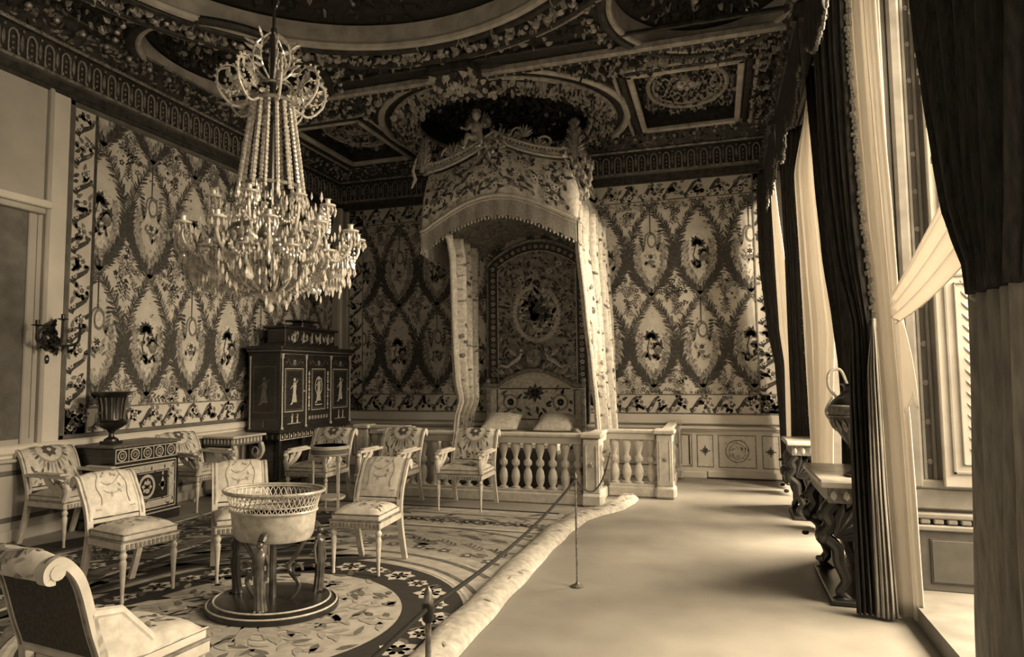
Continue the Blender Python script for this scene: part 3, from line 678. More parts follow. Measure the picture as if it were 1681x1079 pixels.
for k in range(220): a = ru(0, 6.28); r_ = ru(1.75, 2.7); F.leaf(cx + r_ * cos(a), cy + r_ * sin(a), a + pi / 2 + ru(-.6, .6), ru(.12, .3), .07, 2.6, random.choice((4, 1, 2 if cos(a) < -.2 else 4)))  # darker leaves on the left carry painted shade too
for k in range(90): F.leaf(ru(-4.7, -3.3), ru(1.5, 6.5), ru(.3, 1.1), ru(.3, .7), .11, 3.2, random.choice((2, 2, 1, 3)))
for k in range(420):
    u, v = ru(X0, X1), ru(Y0, Y1); r = hypot(u - cx, v - cy)
    if r < 2.7: continue
    F.leaf(u, v, ru(0, 6.3), ru(.12, .35), ru(.04, .09), 1.6, random.choice((1, 1, 4)))
# left field darkened: shade and missing sheen painted in among the leafy pattern
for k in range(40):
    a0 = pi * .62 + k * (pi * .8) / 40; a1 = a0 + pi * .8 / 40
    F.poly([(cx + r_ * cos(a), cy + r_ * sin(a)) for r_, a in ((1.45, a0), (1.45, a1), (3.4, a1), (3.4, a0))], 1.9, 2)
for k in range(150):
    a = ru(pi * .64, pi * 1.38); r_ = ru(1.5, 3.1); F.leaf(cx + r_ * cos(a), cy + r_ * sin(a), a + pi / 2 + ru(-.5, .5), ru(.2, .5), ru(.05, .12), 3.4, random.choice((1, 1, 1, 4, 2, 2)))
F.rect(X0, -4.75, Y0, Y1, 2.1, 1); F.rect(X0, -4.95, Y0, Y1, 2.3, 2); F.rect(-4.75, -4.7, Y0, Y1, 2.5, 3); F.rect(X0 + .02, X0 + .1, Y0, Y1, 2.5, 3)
F.rect(-4.7, X1, 7.28, 7.33, 1.5, 1); F.rect(-4.7, X1, 6.62, 6.66, 1.5, 1); F.rect(-4.7, X1, 6.66, 6.72, 1.5, 3)
for k in range(60):
    v = lerp(Y0, Y1, k / 60); F.spray(-5.35 + .15 * sin(k), v, ru(.6, 2.6), .4, 3, random.choice((1, 4)), 9); F.flower(-5.3 + .25 * (-1) ** k, v, .1, 3.6, random.choice((3, 4)), 1, 6); F.leaf(-4.85, v, 1.57, .14, .06, 2, 4)
for k in range(26):
    u = lerp(-4.7, X1, k / 26); F.spray(u, 6.98, ru(-.5, .5), .3, 2, 1, 7); F.flower(u, 6.95, .08, 3, random.choice((1, 2)), 3, 5)
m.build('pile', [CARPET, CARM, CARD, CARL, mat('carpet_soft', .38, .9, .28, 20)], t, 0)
m = MB(); m.box(X0, X1 - .06, Y1, Y1 + .035, 0.001, .02, .004); m.build('binding', EBONY, t)
# plain boards strip beyond the carpet and the carpet edge cover
m = MB()
rp = [(-1.55, .9), (-1.555, 2.2), (-1.56, 3.4), (-1.565, 4.6), (-1.575, 5.75), (-1.57, 6.7), (-1.5, 7.4), (-1.38, 7.75), (-1.2, 8.1), (-1.13, 8.5), (-1.1, 8.85)]
rp2 = []
for (a, b), (c, d) in zip(rp, rp[1:]):
    for k in range(8): rp2.append((lerp(a, c, k / 8), lerp(b, d, k / 8)))
pr = [(-.13, .004), (-.125, .045), (-.08, .07), (0, .078), (.07, .06), (.105, .03), (.115, .003)]
vs = [(x + a * (1 + .05 * sin(y * 5)) + .006 * sin(y * 9), y, z * (1 + .08 * sin(y * 7 + a * 9)) + .001) for x, y in rp2 for a, z in pr]; n = len(pr)
m.add(vs, [(i * n + k, i * n + k + 1, (i + 1) * n + k + 1, (i + 1) * n + k) for i in range(len(rp2) - 1) for k in range(n - 1)] + [tuple(range(n)), tuple(range((len(rp2) - 1) * n, len(rp2) * n))[::-1]])
for k in range(60): i = random.randrange(len(rp2)); m.leaf((rp2[i][0] + ru(-.06, .06), rp2[i][1], .078), V((1, 0, 0)), V((0, 1, 0)), V((0, 0, 1)), ru(0, 6.3), .1, .03, .004)
tag(m.build('carpet_roll', ROLL), 'long mottled pale roll running along the right edge of the carpet', 'carpet roll')
def post(loc, label, h=.84):
    t = thing('rope_post', label, 'barrier post', loc, 0, 'barrier posts')
    m = MB(); m.lathe([(.045, 0), (.05, .008), (.02, .02), (.009, .035)], (0, 0, .001), 14); m.lathe([(.008, .03), (.008, h - .05), (.013, h - .045), (.013, h - .02), (.006, h), (0, h + .012)], (0, 0, 0), 10); m.build('stem', POST, t)
    m = MB(); m.tube([(.02 * cos(a), .02 * sin(a), h - .035) for a in [i * pi / 6 for i in range(12)]], .006, 6, closed=True); m.build('ring', IRON, t)
    return t
post((-1.05, 5.13, 0), 'thin metal barrier post standing on bare floor near the balustrade')
p2 = thing('rope_post', 'short barrier post in the foreground where the black cord changes direction', 'barrier post', (-1.02, 2.3, 0), 0, 'barrier posts')
m = MB(); m.lathe([(.06, 0), (.065, .01), (.02, .03), (.011, .05), (.011, .76), (.02, .77), (.013, .82), (0, .84)], (0, 0, .001), 14); m.build('stem', POST, p2)
m = MB(); m.lathe([(.016, 0), (.022, .01), (.024, .06), (.016, .075)], (0, 0, .71), 10); m.build('collar', IRON, p2)
def sag(a, b, d, n=16): return [V(a).lerp(V(b), i / n) - V((0, 0, d * 4 * (i / n) * (1 - i / n))) for i in range(n + 1)]
m = MB(); m.tube(sag((-1.02, 2.3, .76), (-1.05, 5.13, .8), .06), .009, 8)
m.tube(sag((-1.02, 2.3, .76), (-1.05, -.9, .76), .05), .009, 8); m.tube(sag((-1.05, 5.13, .8), (-1.3, 8.5, .62), .25), .008, 8)
tag(m.build('barrier_cord', ROPE), 'black cord slung from post to post towards the balustrade', 'rope')

# ------------------------------------------------------------------ balustrade round the bed
t = thing('balustrade', 'pale gilded balustrade enclosing the bed, with corner piers', 'balustrade', (0, 0, 0))
BX0, BX1, SX0, SX1, YF, YS = -4.3, -1.42, -5.15, -.57, 8.28, 9.05
H = .87
def pier(x, y, w, d):
    m = MB(); m.box(x - w / 2 - .03, x + w / 2 + .03, y - d / 2 - .03, y + d / 2 + .03, 0, .16, .03, 0); m.box(x - w / 2, x + w / 2, y - d / 2, y + d / 2, .16, H - .06, .008, 0)
    m.box(x - w / 2 - .035, x + w / 2 + .035, y - d / 2 - .035, y + d / 2 + .035, H - .05, H + .01, .015, 0)
    for s in (-1, 1):
        m.box(x + s * w * .32 - .008, x + s * w * .32 + .008, y - d / 2 - .008, y - d / 2, .22, H - .14, .003, 0)
        m.box(x + w / 2, x + w / 2 + .008, y + s * d * .25 - .008, y + s * d * .25 + .008, .22, H - .14, .003, 1)
    m.rosette((x, y - d / 2 - .002, .5), V((1, 0, 0)), V((0, 0, 1)), V((0, -1, 0)), .035, 8, .012, 1)
    m.build('pier', [WHITEG, GILT], t)
for x, y in ((BX1 - .06, YF), (BX0 + .06, YF), (SX1 - .1, YS), (SX0 + .1, YS)): pier(x, y, .2, .2)
pier(SX1 - .05, YB - .14, .12, .12)
def rail(x0, x1, y0, y1):
    m = MB(); m.box(x0, x1, y0, y1, H - .05, H, .014, 0); m.box(x0 + .02, x1 - .02, y0 + .02, y1 - .02, H - .13, H - .05, .005, 1); m.build('rail', [WHITEG, PAINT], t); m = MB(); m.box(x0 + .01, x1 - .01, y0 + .01, y1 - .01, 0, .14, .02, 0); m.box(x0 + .03, x1 - .03, y0 + .03, y1 - .03, .14, .17, .005, 0)
    m.build('plinth', [WHITEG, PAINT], t)
rail(BX0 + .16, BX1 - .16, YF - .085, YF + .085); rail(BX1, SX1 - .2, YS - .085, YS + .085); rail(SX0 + .2, BX0, YS - .085, YS + .085)
def railside(x): 
    m = MB(); m.box(x - .085, x + .085, YF + .1, YS - .09, H - .05, H, .014, 0); m.box(x - .07, x + .07, YF + .1, YS - .09, H - .13, H - .05, .005, 1); m.build('rail', [WHITEG, PAINT], t); m = MB(); m.box(x - .08, x + .08, YF + .1, YS - .09, 0, .14, .02, 0); m.build('plinth', [WHITEG, PAINT], t)
railside(BX1 - .06); railside(BX0 + .06)
m = MB(); m.box(SX1 - .16, SX1 - .02, YS + .1, YB - .2, H - .05, H, .014); m.build('rail', [WHITEG], t); m = MB(); m.box(SX1 - .14, SX1 - .04, YS + .1, YB - .2, 0, .14, .014); m.build('plinth', [WHITEG], t)
bal = MB()
bpz = [(.045, .165), (.05, .19), (.03, .2), (.028, .215), (.045, .26), (.052, .32), (.04, .39), (.022, .43), (.03, .45), (.045, .465), (.048, .49), (.045, .515), (.03, .53), (.022, .55), (.034, .6), (.05, .655), (.056, .7), (.05, .725), (.045, .745)]
bal.lathe(bpz, (0, 0, 0), 12, 0, 1.15, .8)
bal.lathe([(.034, -.005), (.036, .0), (.03, .008), (.014, .01), (.0, .016)], (0, 0, 0), 12, 1)
k0 = len(bal.v) - 12 * 4 - 12
mm = MB(); mm.lathe(bpz, (0, 0, 0), 12, 0, 1.15, .8)
mm.T = Matrix.Translation((0, -.035, .49)) @ Matrix.Rotation(pi / 2, 4, 'X'); mm.lathe([(.03, 0), (.032, .006), (.02, .012), (.018, .008), (.0, .01)], (0, 0, 0), 12, 1); mm.T = None
b0 = mm.build('baluster', [WHITEG, GILTL], t)
first = [b0]
def baluster(x, y, rz=0):
    if first: o = first.pop()
    else: o = b0.copy(); col.objects.link(o); o.parent = t
    o.location = (x, y, 0); o.rotation_euler = (0, 0, rz)
n = 16
for i in range(n): baluster(lerp(BX0 + .16, BX1 - .16, (i + .5) / n), YF)
for i in range(4): baluster(lerp(BX1 + .02, SX1 - .2, (i + .5) / 4), YS); baluster(lerp(SX0 + .2, BX0, (i + .5) / 4), YS)
for i in range(3): baluster(BX1 - .06, lerp(YF + .1, YS - .1, (i + .5) / 3), pi / 2); baluster(BX0 + .06, lerp(YF + .1, YS - .1, (i + .5) / 3), pi / 2)
for i in range(7): baluster(SX1 - .09, lerp(YS + .1, YB - .2, (i + .5) / 7), pi / 2)
# bedside drum stand with a pale lid
t = thing('bedside_stand', 'small round stand with pale lid behind the balustrade left of the bed', 'stand', (-4.1, 9.6, 0))
m = MB(); m.lathe([(.2, .0), (.2, .04), (.17, .06), (.17, .66), (.19, .68), (.19, .7)], (0, 0, .001), 24); m.build('drum', PAINTL, t)
m = MB(); m.lathe([(.21, .7), (.225, .715), (.22, .74), (.12, .765), (0, .77)], (0, 0, .002), 24); m.build('lid', WHITEG, t)

# ------------------------------------------------------------------ bed
t = thing('state_bed', 'state bed with arched carved headboard behind the balustrade', 'bed', (-2.83, 9.7, 0))
m = MB(); m.box(-.78, .78, -.95, 1.0, .2, .5, .03); m.box(-.8, .8, -1.0, -.9, .1, .62, .03)
for sx in (-1, 1):
    for sy in (-.9, .95): m.lathe([(.05, 0), (.06, .05), (.04, .1), (.055, .2)], (sx * .74, sy, .001), 12)
m.build('bed_frame', [EBONY], t)
m = MB(); m.box(-.78, .78, -.9, 1.0, .5, .74, .08); m.build('mattress', BEDSILK, t)
# headboard: scroll arch frame and padded panel
def arch(w, z0, z1, n=24, pw=1.): return [(-w + 2 * w * i / n, z0 + (z1 - z0) * (sin(pi * i / n) ** pw)) for i in range(n + 1)]
m = MB(); A = [(-.84, 1.42), (-.62, 1.42), (-.52, 1.5)] + [(x, z) for x, z in arch(.46, 1.54, 1.68, 14)] + [(.52, 1.5), (.62, 1.42), (.84, 1.42)]
m.tube([(x, .96, z) for x, z in A], .035, 8, 0); m.tube([(x, .93, z - .05) for x, z in A], .014, 6, 1)
for s in (-1, 1):
    m.box(s * .8 - .035, s * .8 + .035, .93, 1.0, .3, 1.46, .01, 0); m.blob((s * .8, .96, 1.5), .05, 8, 0)
    for k in range(14): m.leaf((s * (.15 + .035 * k), .93, 1.66 - .01 * k + ru(0, .08)), V((1, 0, 0)), V((0, 0, 1)), V((0, -1, 0)), pi / 2 - s * (.4 + .04 * k) + ru(-.6, .6), ru(.1, .18), .05, .03, random.choice((0, 1)))
    # small winged supporters leaning on the oval shield
    m.tube([(s * .45, .93, 1.72), (s * .36, .93, 1.8), (s * .26, .92, 1.86), (s * .2, .92, 1.95)], [.02, .035, .04, .02], 8, 1); m.blob((s * .21, .92, 2.0), .035, 8, 1)
    m.tube([(s * .45, .93, 1.72), (s * .56, .93, 1.75), (s * .62, .93, 1.7)], [.03, .022, .012], 7, 1)
    m.leaf((s * .28, .92, 1.9), V((1, 0, 0)), V((0, 0, 1)), V((0, -1, 0)), pi / 2 - s * .9, .2, .07, .03, 1)
m.build('headboard_frame', [GILT, GILTL], t)
m = MB(); m.lathe([(.0, -.02), (.1, -.01), (.1, .01), (0, .03)], (0, 0, 0), 16, 0, 1, 1.3); m.v = [(x, .93 - z, 1.88 + y) for x, y, z in m.v]; m.tube([(.11 * cos(a), .92, 1.88 + .145 * sin(a)) for a in [i * pi / 12 for i in range(24)]], .018, 6, closed=True); m.build('crest_shield', GILT, t)
m = MB(); n = 24; top = interp
def hb(u, v):
    x = lerp(-.8, .8, u); i = (x + .84)
    z1 = 1.4 if abs(x) > .6 else 1.4 + .24 * cos(x / .6 * pi / 2) ** .7; return V((x, .985, lerp(.7, z1, v)))
m.grid(hb, 30, 8)
F = Flat(m, lambda u, v, h: (u, .984 - h, v))
F.frame(-.66, .66, .86, 1.38, .02, 2, 1)
for k in range(60): F.leaf(ru(-.7, .7), ru(.85, 1.36), ru(0, 6), ru(.08, .16), .05, 1, random.choice((1, 2, 3)))
for s in (-1, 1): F.ring(s * .42, 1.15, .13, .02, 3, 2); F.flower(s * .42, 1.15, .1, 3, 3, 1, 7)
for k in range(8): F.leaf(0, 1.3, k * .78, .16, .07, 3, random.choice((1, 3)))
m.build('headboard_panel', [BEDSILK, SDARK, SMID, SLIT], t)
for i, (x, lab) in enumerate(((-3.18, 'pale silk pillow lying on the left side of the bed'), (-2.33, 'pale silk pillow lying on the right side of the bed'))):
    p = thing('pillow', lab, 'pillow', (x, 10.02, .74), .06 - .1 * i, 'bed pillows')
    m = MB()
    def pil(sg):
        return lambda u, v: V((lerp(-.27, .27, u) * (1 + .06 * (abs(2 * v - 1))), lerp(-.24, .24, v), .13 + sg * .1 * (1 - abs(2 * u - 1) ** 3) ** .7 * (1 - abs(2 * v - 1) ** 3) ** .7))
    m.grid(pil(1), 14, 12); m.grid(pil(-1), 14, 12); Tm = Matrix.Rotation(.42, 4, 'X'); m.v = [tuple(Tm @ V(q) + V((0, 0, -.0))) for q in m.v]
    zz = min(q[2] for q in m.v); m.v = [(a, b, c - zz + .002) for a, b, c in m.v]
    cu_o = m.build('cushion', UPH, p, 80)
    m = MB(); P_ = [(-.28, -.24), (.28, -.24), (.28, .24), (-.28, .24)]
    m.tube([tuple(Tm @ V((x_, y_, .13)) - V((0, 0, zz - .002))) for x_, y_ in P_], .008, 6, closed=True); m.build('piping', GILTL, cu_o)
# silk back panel on the wall
t = thing('bed_back_panel', 'arched dark floral silk panel on the wall above the headboard', 'wall panel', (-2.83, YB - .03, 0))
m = MB()
zt = lambda x: 3.42 + .42 * max(0, cos(x / .85 * pi / 2)) ** .8
m.grid(lambda u, v: V((lerp(-.84, .84, u), -.03, lerp(.8, zt(lerp(-.84, .84, u)), v))), 30, 12)
F = Flat(m, lambda u, v, h: (u, -.031 - h, v))
def dens(): 
    x = ru(-.8, .8); z = ru(1.2, zt(x) - .08); return x, z
for k in range(700):
    x, z = dens(); F.leaf(x, z, ru(0, 6.3), ru(.06, .14), .045, 1 + ru(0, .8), random.choice((1, 1, 2, 4)))
for k in range(90):
    x, z = dens(); F.flower(x, z, ru(.03, .06), 3, random.choice((3, 2, 4)), 1, 6)
for k in range(40):
    a = 2 * pi * k / 40; F.leaf(.0 + .34 * cos(a), 2.62 + .42 * sin(a), a + 1.2, .16, .05, 4, 3)
for k in range(26): F.leaf(ru(-.16, .16), 2.62 + ru(-.15, .2), ru(.3, 2.8), .16, .07, 5, random.choice((1, 1, 2)))
for k in range(18): F.flower(ru(-.3, .3), 3.18 + ru(-.14, .16), .06, 5, random.choice((3, 4)), 2, 6)
for s in (-1, 1): F.rect(min(s * .84, s * .68), max(s * .84, s * .68), .8, 3.4, 6, 1); F.strip([(s * .675, .8), (s * .675, 3.36)], .014, .014, 7, 3)
F.strip([(lerp(-.8, .8, i / 24), zt(lerp(-.8, .8, i / 24)) - .09) for i in range(25)], .13, .13, 6, 1); F.strip([(lerp(-.68, .68, i / 24), zt(lerp(-.68, .68, i / 24)) - .17) for i in range(25)], .014, .014, 7, 3)
for k in range(15): x_ = lerp(-.7, .7, k / 14); F.flower(x_, zt(x_) - .09, .04, 7, 3 if k % 2 else 4, 1, 5)
for k in range(60): a = ru(0, 6.28); F.leaf(.3 * cos(a) * R() ** .5, 2.65 + .38 * sin(a) * R() ** .5, ru(0, 6.28), ru(.08, .16), .06, 4.5, random.choice((3, 4, 3, 1)))
for k in range(26):
    z = .9 + k * .1
    for s in (-.76, .76): F.flower(s, z, .045, 7, 3 if k % 2 else 4, 1, 5)
m.build('silk', [BEDDK, SDARK, SMID, SLIT, SOFT], t)
m = MB(); m.tube([(lerp(-.86, .86, i / 24), -.04, zt(lerp(-.84, .84, i / 24)) + .02) for i in range(25)], .025, 7); m.tube([(-.86, -.04, .8), (-.86, -.04, 3.42)], .02, 7); m.tube([(.86, -.04, .8), (.86, -.04, 3.42)], .02, 7); m.build('frame', GILT, t)

# canopy over the bed
CX = -2.86; HW = 1.13; CYF = 8.82; CYB = YB - .05
t = thing('bed_canopy', 'carved and fringed canopy with a gilt crest projecting from the wall over the bed', 'canopy', (CX, CYF, 0))
D_ = CYB - CYF
def zbot(s): return 3.68 + .4 * max(0, cos(min(1, abs(s)) * pi / 2 * 1.02)) ** 1.1      # s in -1..1 across the front
def ztop(s): a = abs(s); return 4.53 + .02 * a + .36 * (1 - a) ** 1.8
def peri(u):    # u 0..1 : left side, front, right side -> x, y, s
    c = .14
    if u < .3: k = u / .3; return -HW, D_ * (1 - k), 1.0, k
    if u < .7: k = (u - .3) / .4; s = -1 + 2 * k; return HW * s, -.1 * (1 - s * s), s, None
    k = (u - .7) / .3; return HW, D_ * k, 1.0, 1 - k
def can(u, v):
    x, y, s, k = peri(u)
    zb, zt_ = zbot(s), ztop(s)
    if k is not None: zb = 3.68 - .08 * sin(pi * k) + .0; zt_ = 4.55 - .12 * (1 - k)
    z = lerp(zt_, zb, v); bulge = .07 * sin(pi * v) - .10 * (1 - v) ** 2
    f = .005 * sin(u * 150) * v
    if k is None: return V((x * (1 - .06 * (1 - v)), y - bulge - f, z))
    return V((x * (1 - .06 * (1 - v)) + (bulge + f) * (1 if x > 0 else -1), y, z))
m = MB(); m.grid(can, 150, 14); o = solid(m.build('valance', BEDSILK, t, 80), .01)
m = MB()
def onv(u, v, h):
    p = can(u, v); n = V((0, -1, 0)) if .3 < u < .7 else V((1 if u > .5 else -1, 0, 0)); return p + n * (.012 + h)
F = Flat(m, lambda a, b, h: onv(a / 5.65 if 0 else a / 5.65, 1 - b / .8, h))
for k in range(330): F.leaf(ru(.31, .69) * 5.65, ru(.1, .72), ru(0, 6.3), ru(.07, .15), ru(.035, .06), 1 + R(), random.choice((0, 0, 1, 3)))
for k in range(70): F.flower(ru(.31, .69) * 5.65, ru(.1, .72), ru(.03, .055), 3, 2, 0, 6)
for k in range(10):
    F.strip([(2.57 + k * .055, .18), (2.57 + k * .055, .58 + .04 * (k % 2))], .022, .022, 3, k % 3)
for k in range(120): F.leaf(ru(.71, .94) * 5.65, ru(.1, .7), ru(0, 6.3), ru(.06, .11), ru(.03, .05), 1, random.choice((1, 3, 3)))
for k in range(40): F.flower(ru(.71, .94) * 5.65, ru(.1, .7), ru(.025, .04), 2, 1, 2, 5)
m.build('valance_pattern', [SDARK, SMID, SLIT, SOFT], t)
m = MB()   # galloon along the lower edge and its fringe
for a, b in (((0.3), (.7)), ((.7), (.97)), ((.03), (.3))):
    P = [can(lerp(a, b, i / 50), 1) + (V((0, -.03, 0)) if a == .3 else V((.03 if a > .5 else -.03, 0, 0))) for i in range(51)]
    m.tube(P, .03, 7); m.tube([p - V((0, 0, .05)) for p in P], .012, 5)
m.build('galloon', GALLOON, t)
m = MB()
for i in range(330):
    u = lerp(.03, .97, i / 330); p = can(u, 1); nrm = V((0, -1, 0)) if .3 < u < .7 else V((1 if u > .5 else -1, 0, 0)); p = p + nrm * .025
    x, y, s, k = peri(u); L = .29 + .02 * sin(i * .7)
    m.tube([p, p - V((0, 0, L))], .0056, 4)
for i in range(0, 420, 4):
    u = lerp(.03, .97, i / 420); p = can(u, 1); nrm = V((0, -1, 0)) if .3 < u < .7 else V((1 if u > .5 else -1, 0, 0)); m.blob(p + nrm * .03 - V((0, 0, .31)), (.014, .014, .025), 5)
fr = m.build('fringe', FRINGE, t); fr['kind'] = 'stuff'
m = MB()   # carved cornice following the top line
for a, b in ((.3, .7), (.7, .98), (.02, .3)):
    P = [can(lerp(a, b, i / 40), 0) for i in range(41)]
    off = V((0, -1, 0)) if a == .3 else V((1 if a > .5 else -1, 0, 0))
    m.tube([p + off * .09 + V((0, 0, .0)) for p in P], .022, 7, 1); m.tube([p + off * .06 + V((0, 0, .05)) for p in P], .05, 8, 0); m.tube([p + off * .1 + V((0, 0, .11)) for p in P], .02, 6, 1)
    for p in P[::1]: m.blob(p + off * .11 + V((0, 0, .08)), .018, 5, 1)
    for p in P:
        for q in range(3): m.leaf(p + off * .05 + V((ru(-.02, .02), 0, .1)), V((1, 0, 0)) if a == .3 else V((0, 1, 0)), V((0, 0, 1)), off, pi / 2 + ru(-.5, .5), ru(.06, .14), .04, .02, random.choice((0, 1, 2)))
m.build('cornice', [GILT, GILTL, BRONZE], t)
m = MB()   # crest ornament : scrolls, palmettes, corner plumes
def palm(c, r, n=9, sp=2.4, off=V((0, -1, 0)), U=V((1, 0, 0)), mi=1):
    for k in range(n):
        a = pi / 2 + (k - (n - 1) / 2) * sp / (n - 1); m.leaf(V(c), U, V((0, 0, 1)), off, a, r * (1 - .25 * abs(k - (n - 1) / 2) / n * 2), r * .22, .03, mi if k % 2 else 0)
palm((-.62, -.05, 4.72), .24); palm((-.45, -.05, 4.8), .2); palm((.42, -.05, 4.88), .2); palm((.62, -.05, 4.7), .18)
m.build('crest', [GILT, GILTL], t)
for s in (-1, 1):
    m = MB()
    for j in range(4): palm((s * (HW - .02), -.02 + .02 * j, 4.6 + j * .12), .22 - .02 * j, 9, 2.6 - .3 * j)
    m.tube([(s * HW, 0, 4.55), (s * HW, -.03, 4.8), (s * (HW - .02), -.03, 5.0)], [.05, .06, .02], 8, 0)
    m.build('corner_plume', [GILT, GILTL], t)
for s in (-1, 1):
    m = MB()
    P = [(s * (.7 + .11 * cos(a)), -.04, 4.75 + .11 * sin(a)) for a in [i * pi / 10 for i in range(18)]]; m.tube(P, .018, 6, 1); m.build('scroll', [GILT, GILTL], t); m = MB()
    P = [(s * (.32 + .08 * cos(a)), -.04, 4.95 + .08 * sin(a)) for a in [i * pi / 10 for i in range(18)]]; m.tube(P, .014, 6, 1); m.build('scroll', [GILT, GILTL], t)
m = MB()
for k in range(34): m.leaf((ru(-.2, .22), -.14, ru(4.72, 4.88)), V((1, 0, 0)), V((0, 0, 1)), V((0, -1, 0)), ru(0, 6.3), ru(.06, .13), .05, .04, random.choice((0, 1, 1)))
for k in range(40):
    s = ru(.2, 1); m.leaf((HW + .03, ru(0, 1.2), 4.6 + ru(-.05, .12)), V((0, 1, 0)), V((0, 0, 1)), V((1, 0, 0)), pi / 2 + ru(-1, 1), ru(.1, .2), .05, .03, random.choice((0, 1)))
m.tube([(-HW - .05, -.1, 4.75), (-HW - .1, -.12, 4.55), (-HW - .06, -.12, 4.42), (-HW - .12, -.12, 4.3)], [.01, .025, .03, .012], 7, 1)
for k in range(30): m.blob((ru(HW - .05, HW + .2), ru(.0, .3), ru(4.0, 4.5)), (.03, .03, .05), 5, random.choice((0, 1)))
m.build('crest_scrollwork', [GILT, GILTL], t)
# inner tester: pleated sunburst vault
m = MB()
def vault(u, v):
    s = -1 + 2 * u; x = HW * .97 * s; y = lerp(-.05, D_, v); zf = zbot(s) + .03; zb = 3.44 + .5 * max(0, cos(s * pi / 2)) ** .8 if abs(s) < .9 else 3.5
    return V((x, y, lerp(zf, zb, v) + .12 * sin(pi * v) * (1 - s * s) + .012 * sin(u * 120)))
m.grid(vault, 120, 14); m.build('tester_lining', mat('tester_silk', .32, .6, .12, 16, bump=.2), t, 80)
m = MB(); m.grid(lambda u, v: V((lerp(-HW * .94, HW * .94, u), lerp(.02, D_, v), lerp(4.5, 4.95, sin(pi * v * .5)) * 1. + .18 * (1 - (2 * u - 1) ** 2))), 24, 12); m.build('roof', BRONZE, t, 80)
# cherub seated on the crest : one voxel-fused body
c = thing('cherub_statue', 'small gilt cherub seated at the top of the bed canopy', 'statue', (CX - .25, CYF - .1, 4.93))
m = MB(); m.blob((0, 0, .12), (.085, .07, .12), 12); m.blob((0, 0, .02), (.095, .08, .07), 12); m.tube([(0, 0, .2), (0, 0, .28)], .03, 8); m.blob((0, -.01, .33), (.062, .065, .072), 14)
for s in (-1, 1):
    m.tube([(s * .05, 0, .0), (s * .09, -.13, .01), (s * .12, -.17, -.12), (s * .12, -.2, -.19)], [.045, .042, .03, .016], 10); m.blob((s * .12, -.23, -.2), (.02, .045, .018), 8)
    m.tube([(s * .075, 0, .2), (s * .14, -.04, .13), (s * .17, -.12, .12)], [.03, .025, .017], 9); m.blob((s * .175, -.145, .12), .022, 8)
m.blob((0, -.075, .32), .014, 6); m.blob((-.025, -.065, .345), .012, 6); m.blob((.025, -.065, .345), .012, 6)
b = m.build('body', GILTL, c, 80); rm = b.modifiers.new('fuse', 'REMESH'); rm.mode = 'VOXEL'; rm.voxel_size = .011; rm.use_smooth_shade = True
m = MB()
for k in range(60):
    a, e = ru(0, 6.3), ru(-.1, 1.5)
    if sin(a) < -.2 and e < .7: continue
    m.blob((.064 * cos(a) * cos(e), -.01 + .067 * sin(a) * cos(e), .34 + .07 * sin(e)), .018, 6)
m.build('hair', GILT, c)
m = MB()
for s in (-1, 1):
    for k in range(7): m.leaf((s * .04, .07, .18), V((1, 0, 0)), V((0, 0, 1)), V((0, -1, 0)), pi / 2 - s * (.25 + .22 * k), .24 - .015 * k, .06, .015)
m.build('wings', GILT, c)
# bed curtains
def bedcurtain(label, Lt, Rt, nf, amp, seed, flip=1):
    t = thing('bed_curtain', label, 'bed curtain', (0, 0, 0), 0, 'bed curtains')
    m = MB(); fn = cloth(m, Lt, Rt, nf, amp, 80, 50, seed=seed, deep=flip); F = Flat(m, lambda a, b, h: fn(min(max(a / 1.5, 0), 1), min(max(1 - b / 3.4, 0), 1)) + V((.007 + h, -.007 - h, 0)))
    for k in range(210): F.leaf(ru(.05, 1.4), ru(.05, 3.3), ru(0, 6.3), ru(.05, .09), ru(.02, .035), 1, random.choice((2, 2, 3, 3)))
    for k in range(50): F.flower(ru(.05, 1.4), ru(.05, 3.3), ru(.025, .04), 2, random.choice((2, 3)), 1, 5)
    solid(m.build('cloth', [BEDSILK, SDARK, SMID, SOFT], t, 80), .005)
    m = MB(); P = [fn(0.0, i / 40) for i in range(41)]; Q = [fn(1.0, i / 40) for i in range(41)]
    m.tube([p - V((0, .01, 0)) for p in P], .017, 6); tassels(m, P, .014, L=.04, step=.05); m.build('fringe', FRINGE, t); m = MB(); tassels(m, Q, .012, L=.04, step=.05); m.tube(Q, .006, 5); m.build('fringe', FRINGE, t)
bedcurtain('left bed curtain gathered and tied back beside the headboard', [(3.65, -3.66, 8.95), (3.3, -3.62, 9.0), (2.6, -3.68, 9.2), (2.0, -3.74, 9.4), (1.5, -3.78, 9.6), (1.22, -3.76, 9.7), (.95, -3.86, 9.75), (.5, -3.9, 9.75), (.05, -3.92, 9.75)],
           [(3.65, -3.78, 10.6), (3.3, -3.8, 10.6), (2.6, -3.8, 10.6), (2.0, -3.78, 10.5), (1.5, -3.72, 10.3), (1.22, -3.62, 10.05), (.95, -3.68, 10.0), (.5, -3.7, 10.0), (.05, -3.7, 10.0)], 4.5, .09, 21)
bedcurtain('right bed curtain falling from the canopy beside the pale silk wall', [(3.9, -1.72, 8.9), (3.4, -1.74, 8.92), (2.5, -1.71, 9.2), (1.7, -1.68, 9.45), (1.2, -1.66, 9.6), (.7, -1.64, 9.65), (.05, -1.64, 9.65)],
           [(3.9, -1.66, 10.75), (3.4, -1.63, 10.75), (2.5, -1.58, 10.7), (1.7, -1.54, 10.5), (1.2, -1.5, 10.35), (.7, -1.46, 10.25), (.05, -1.45, 10.25)], 6.5, .085, 22)

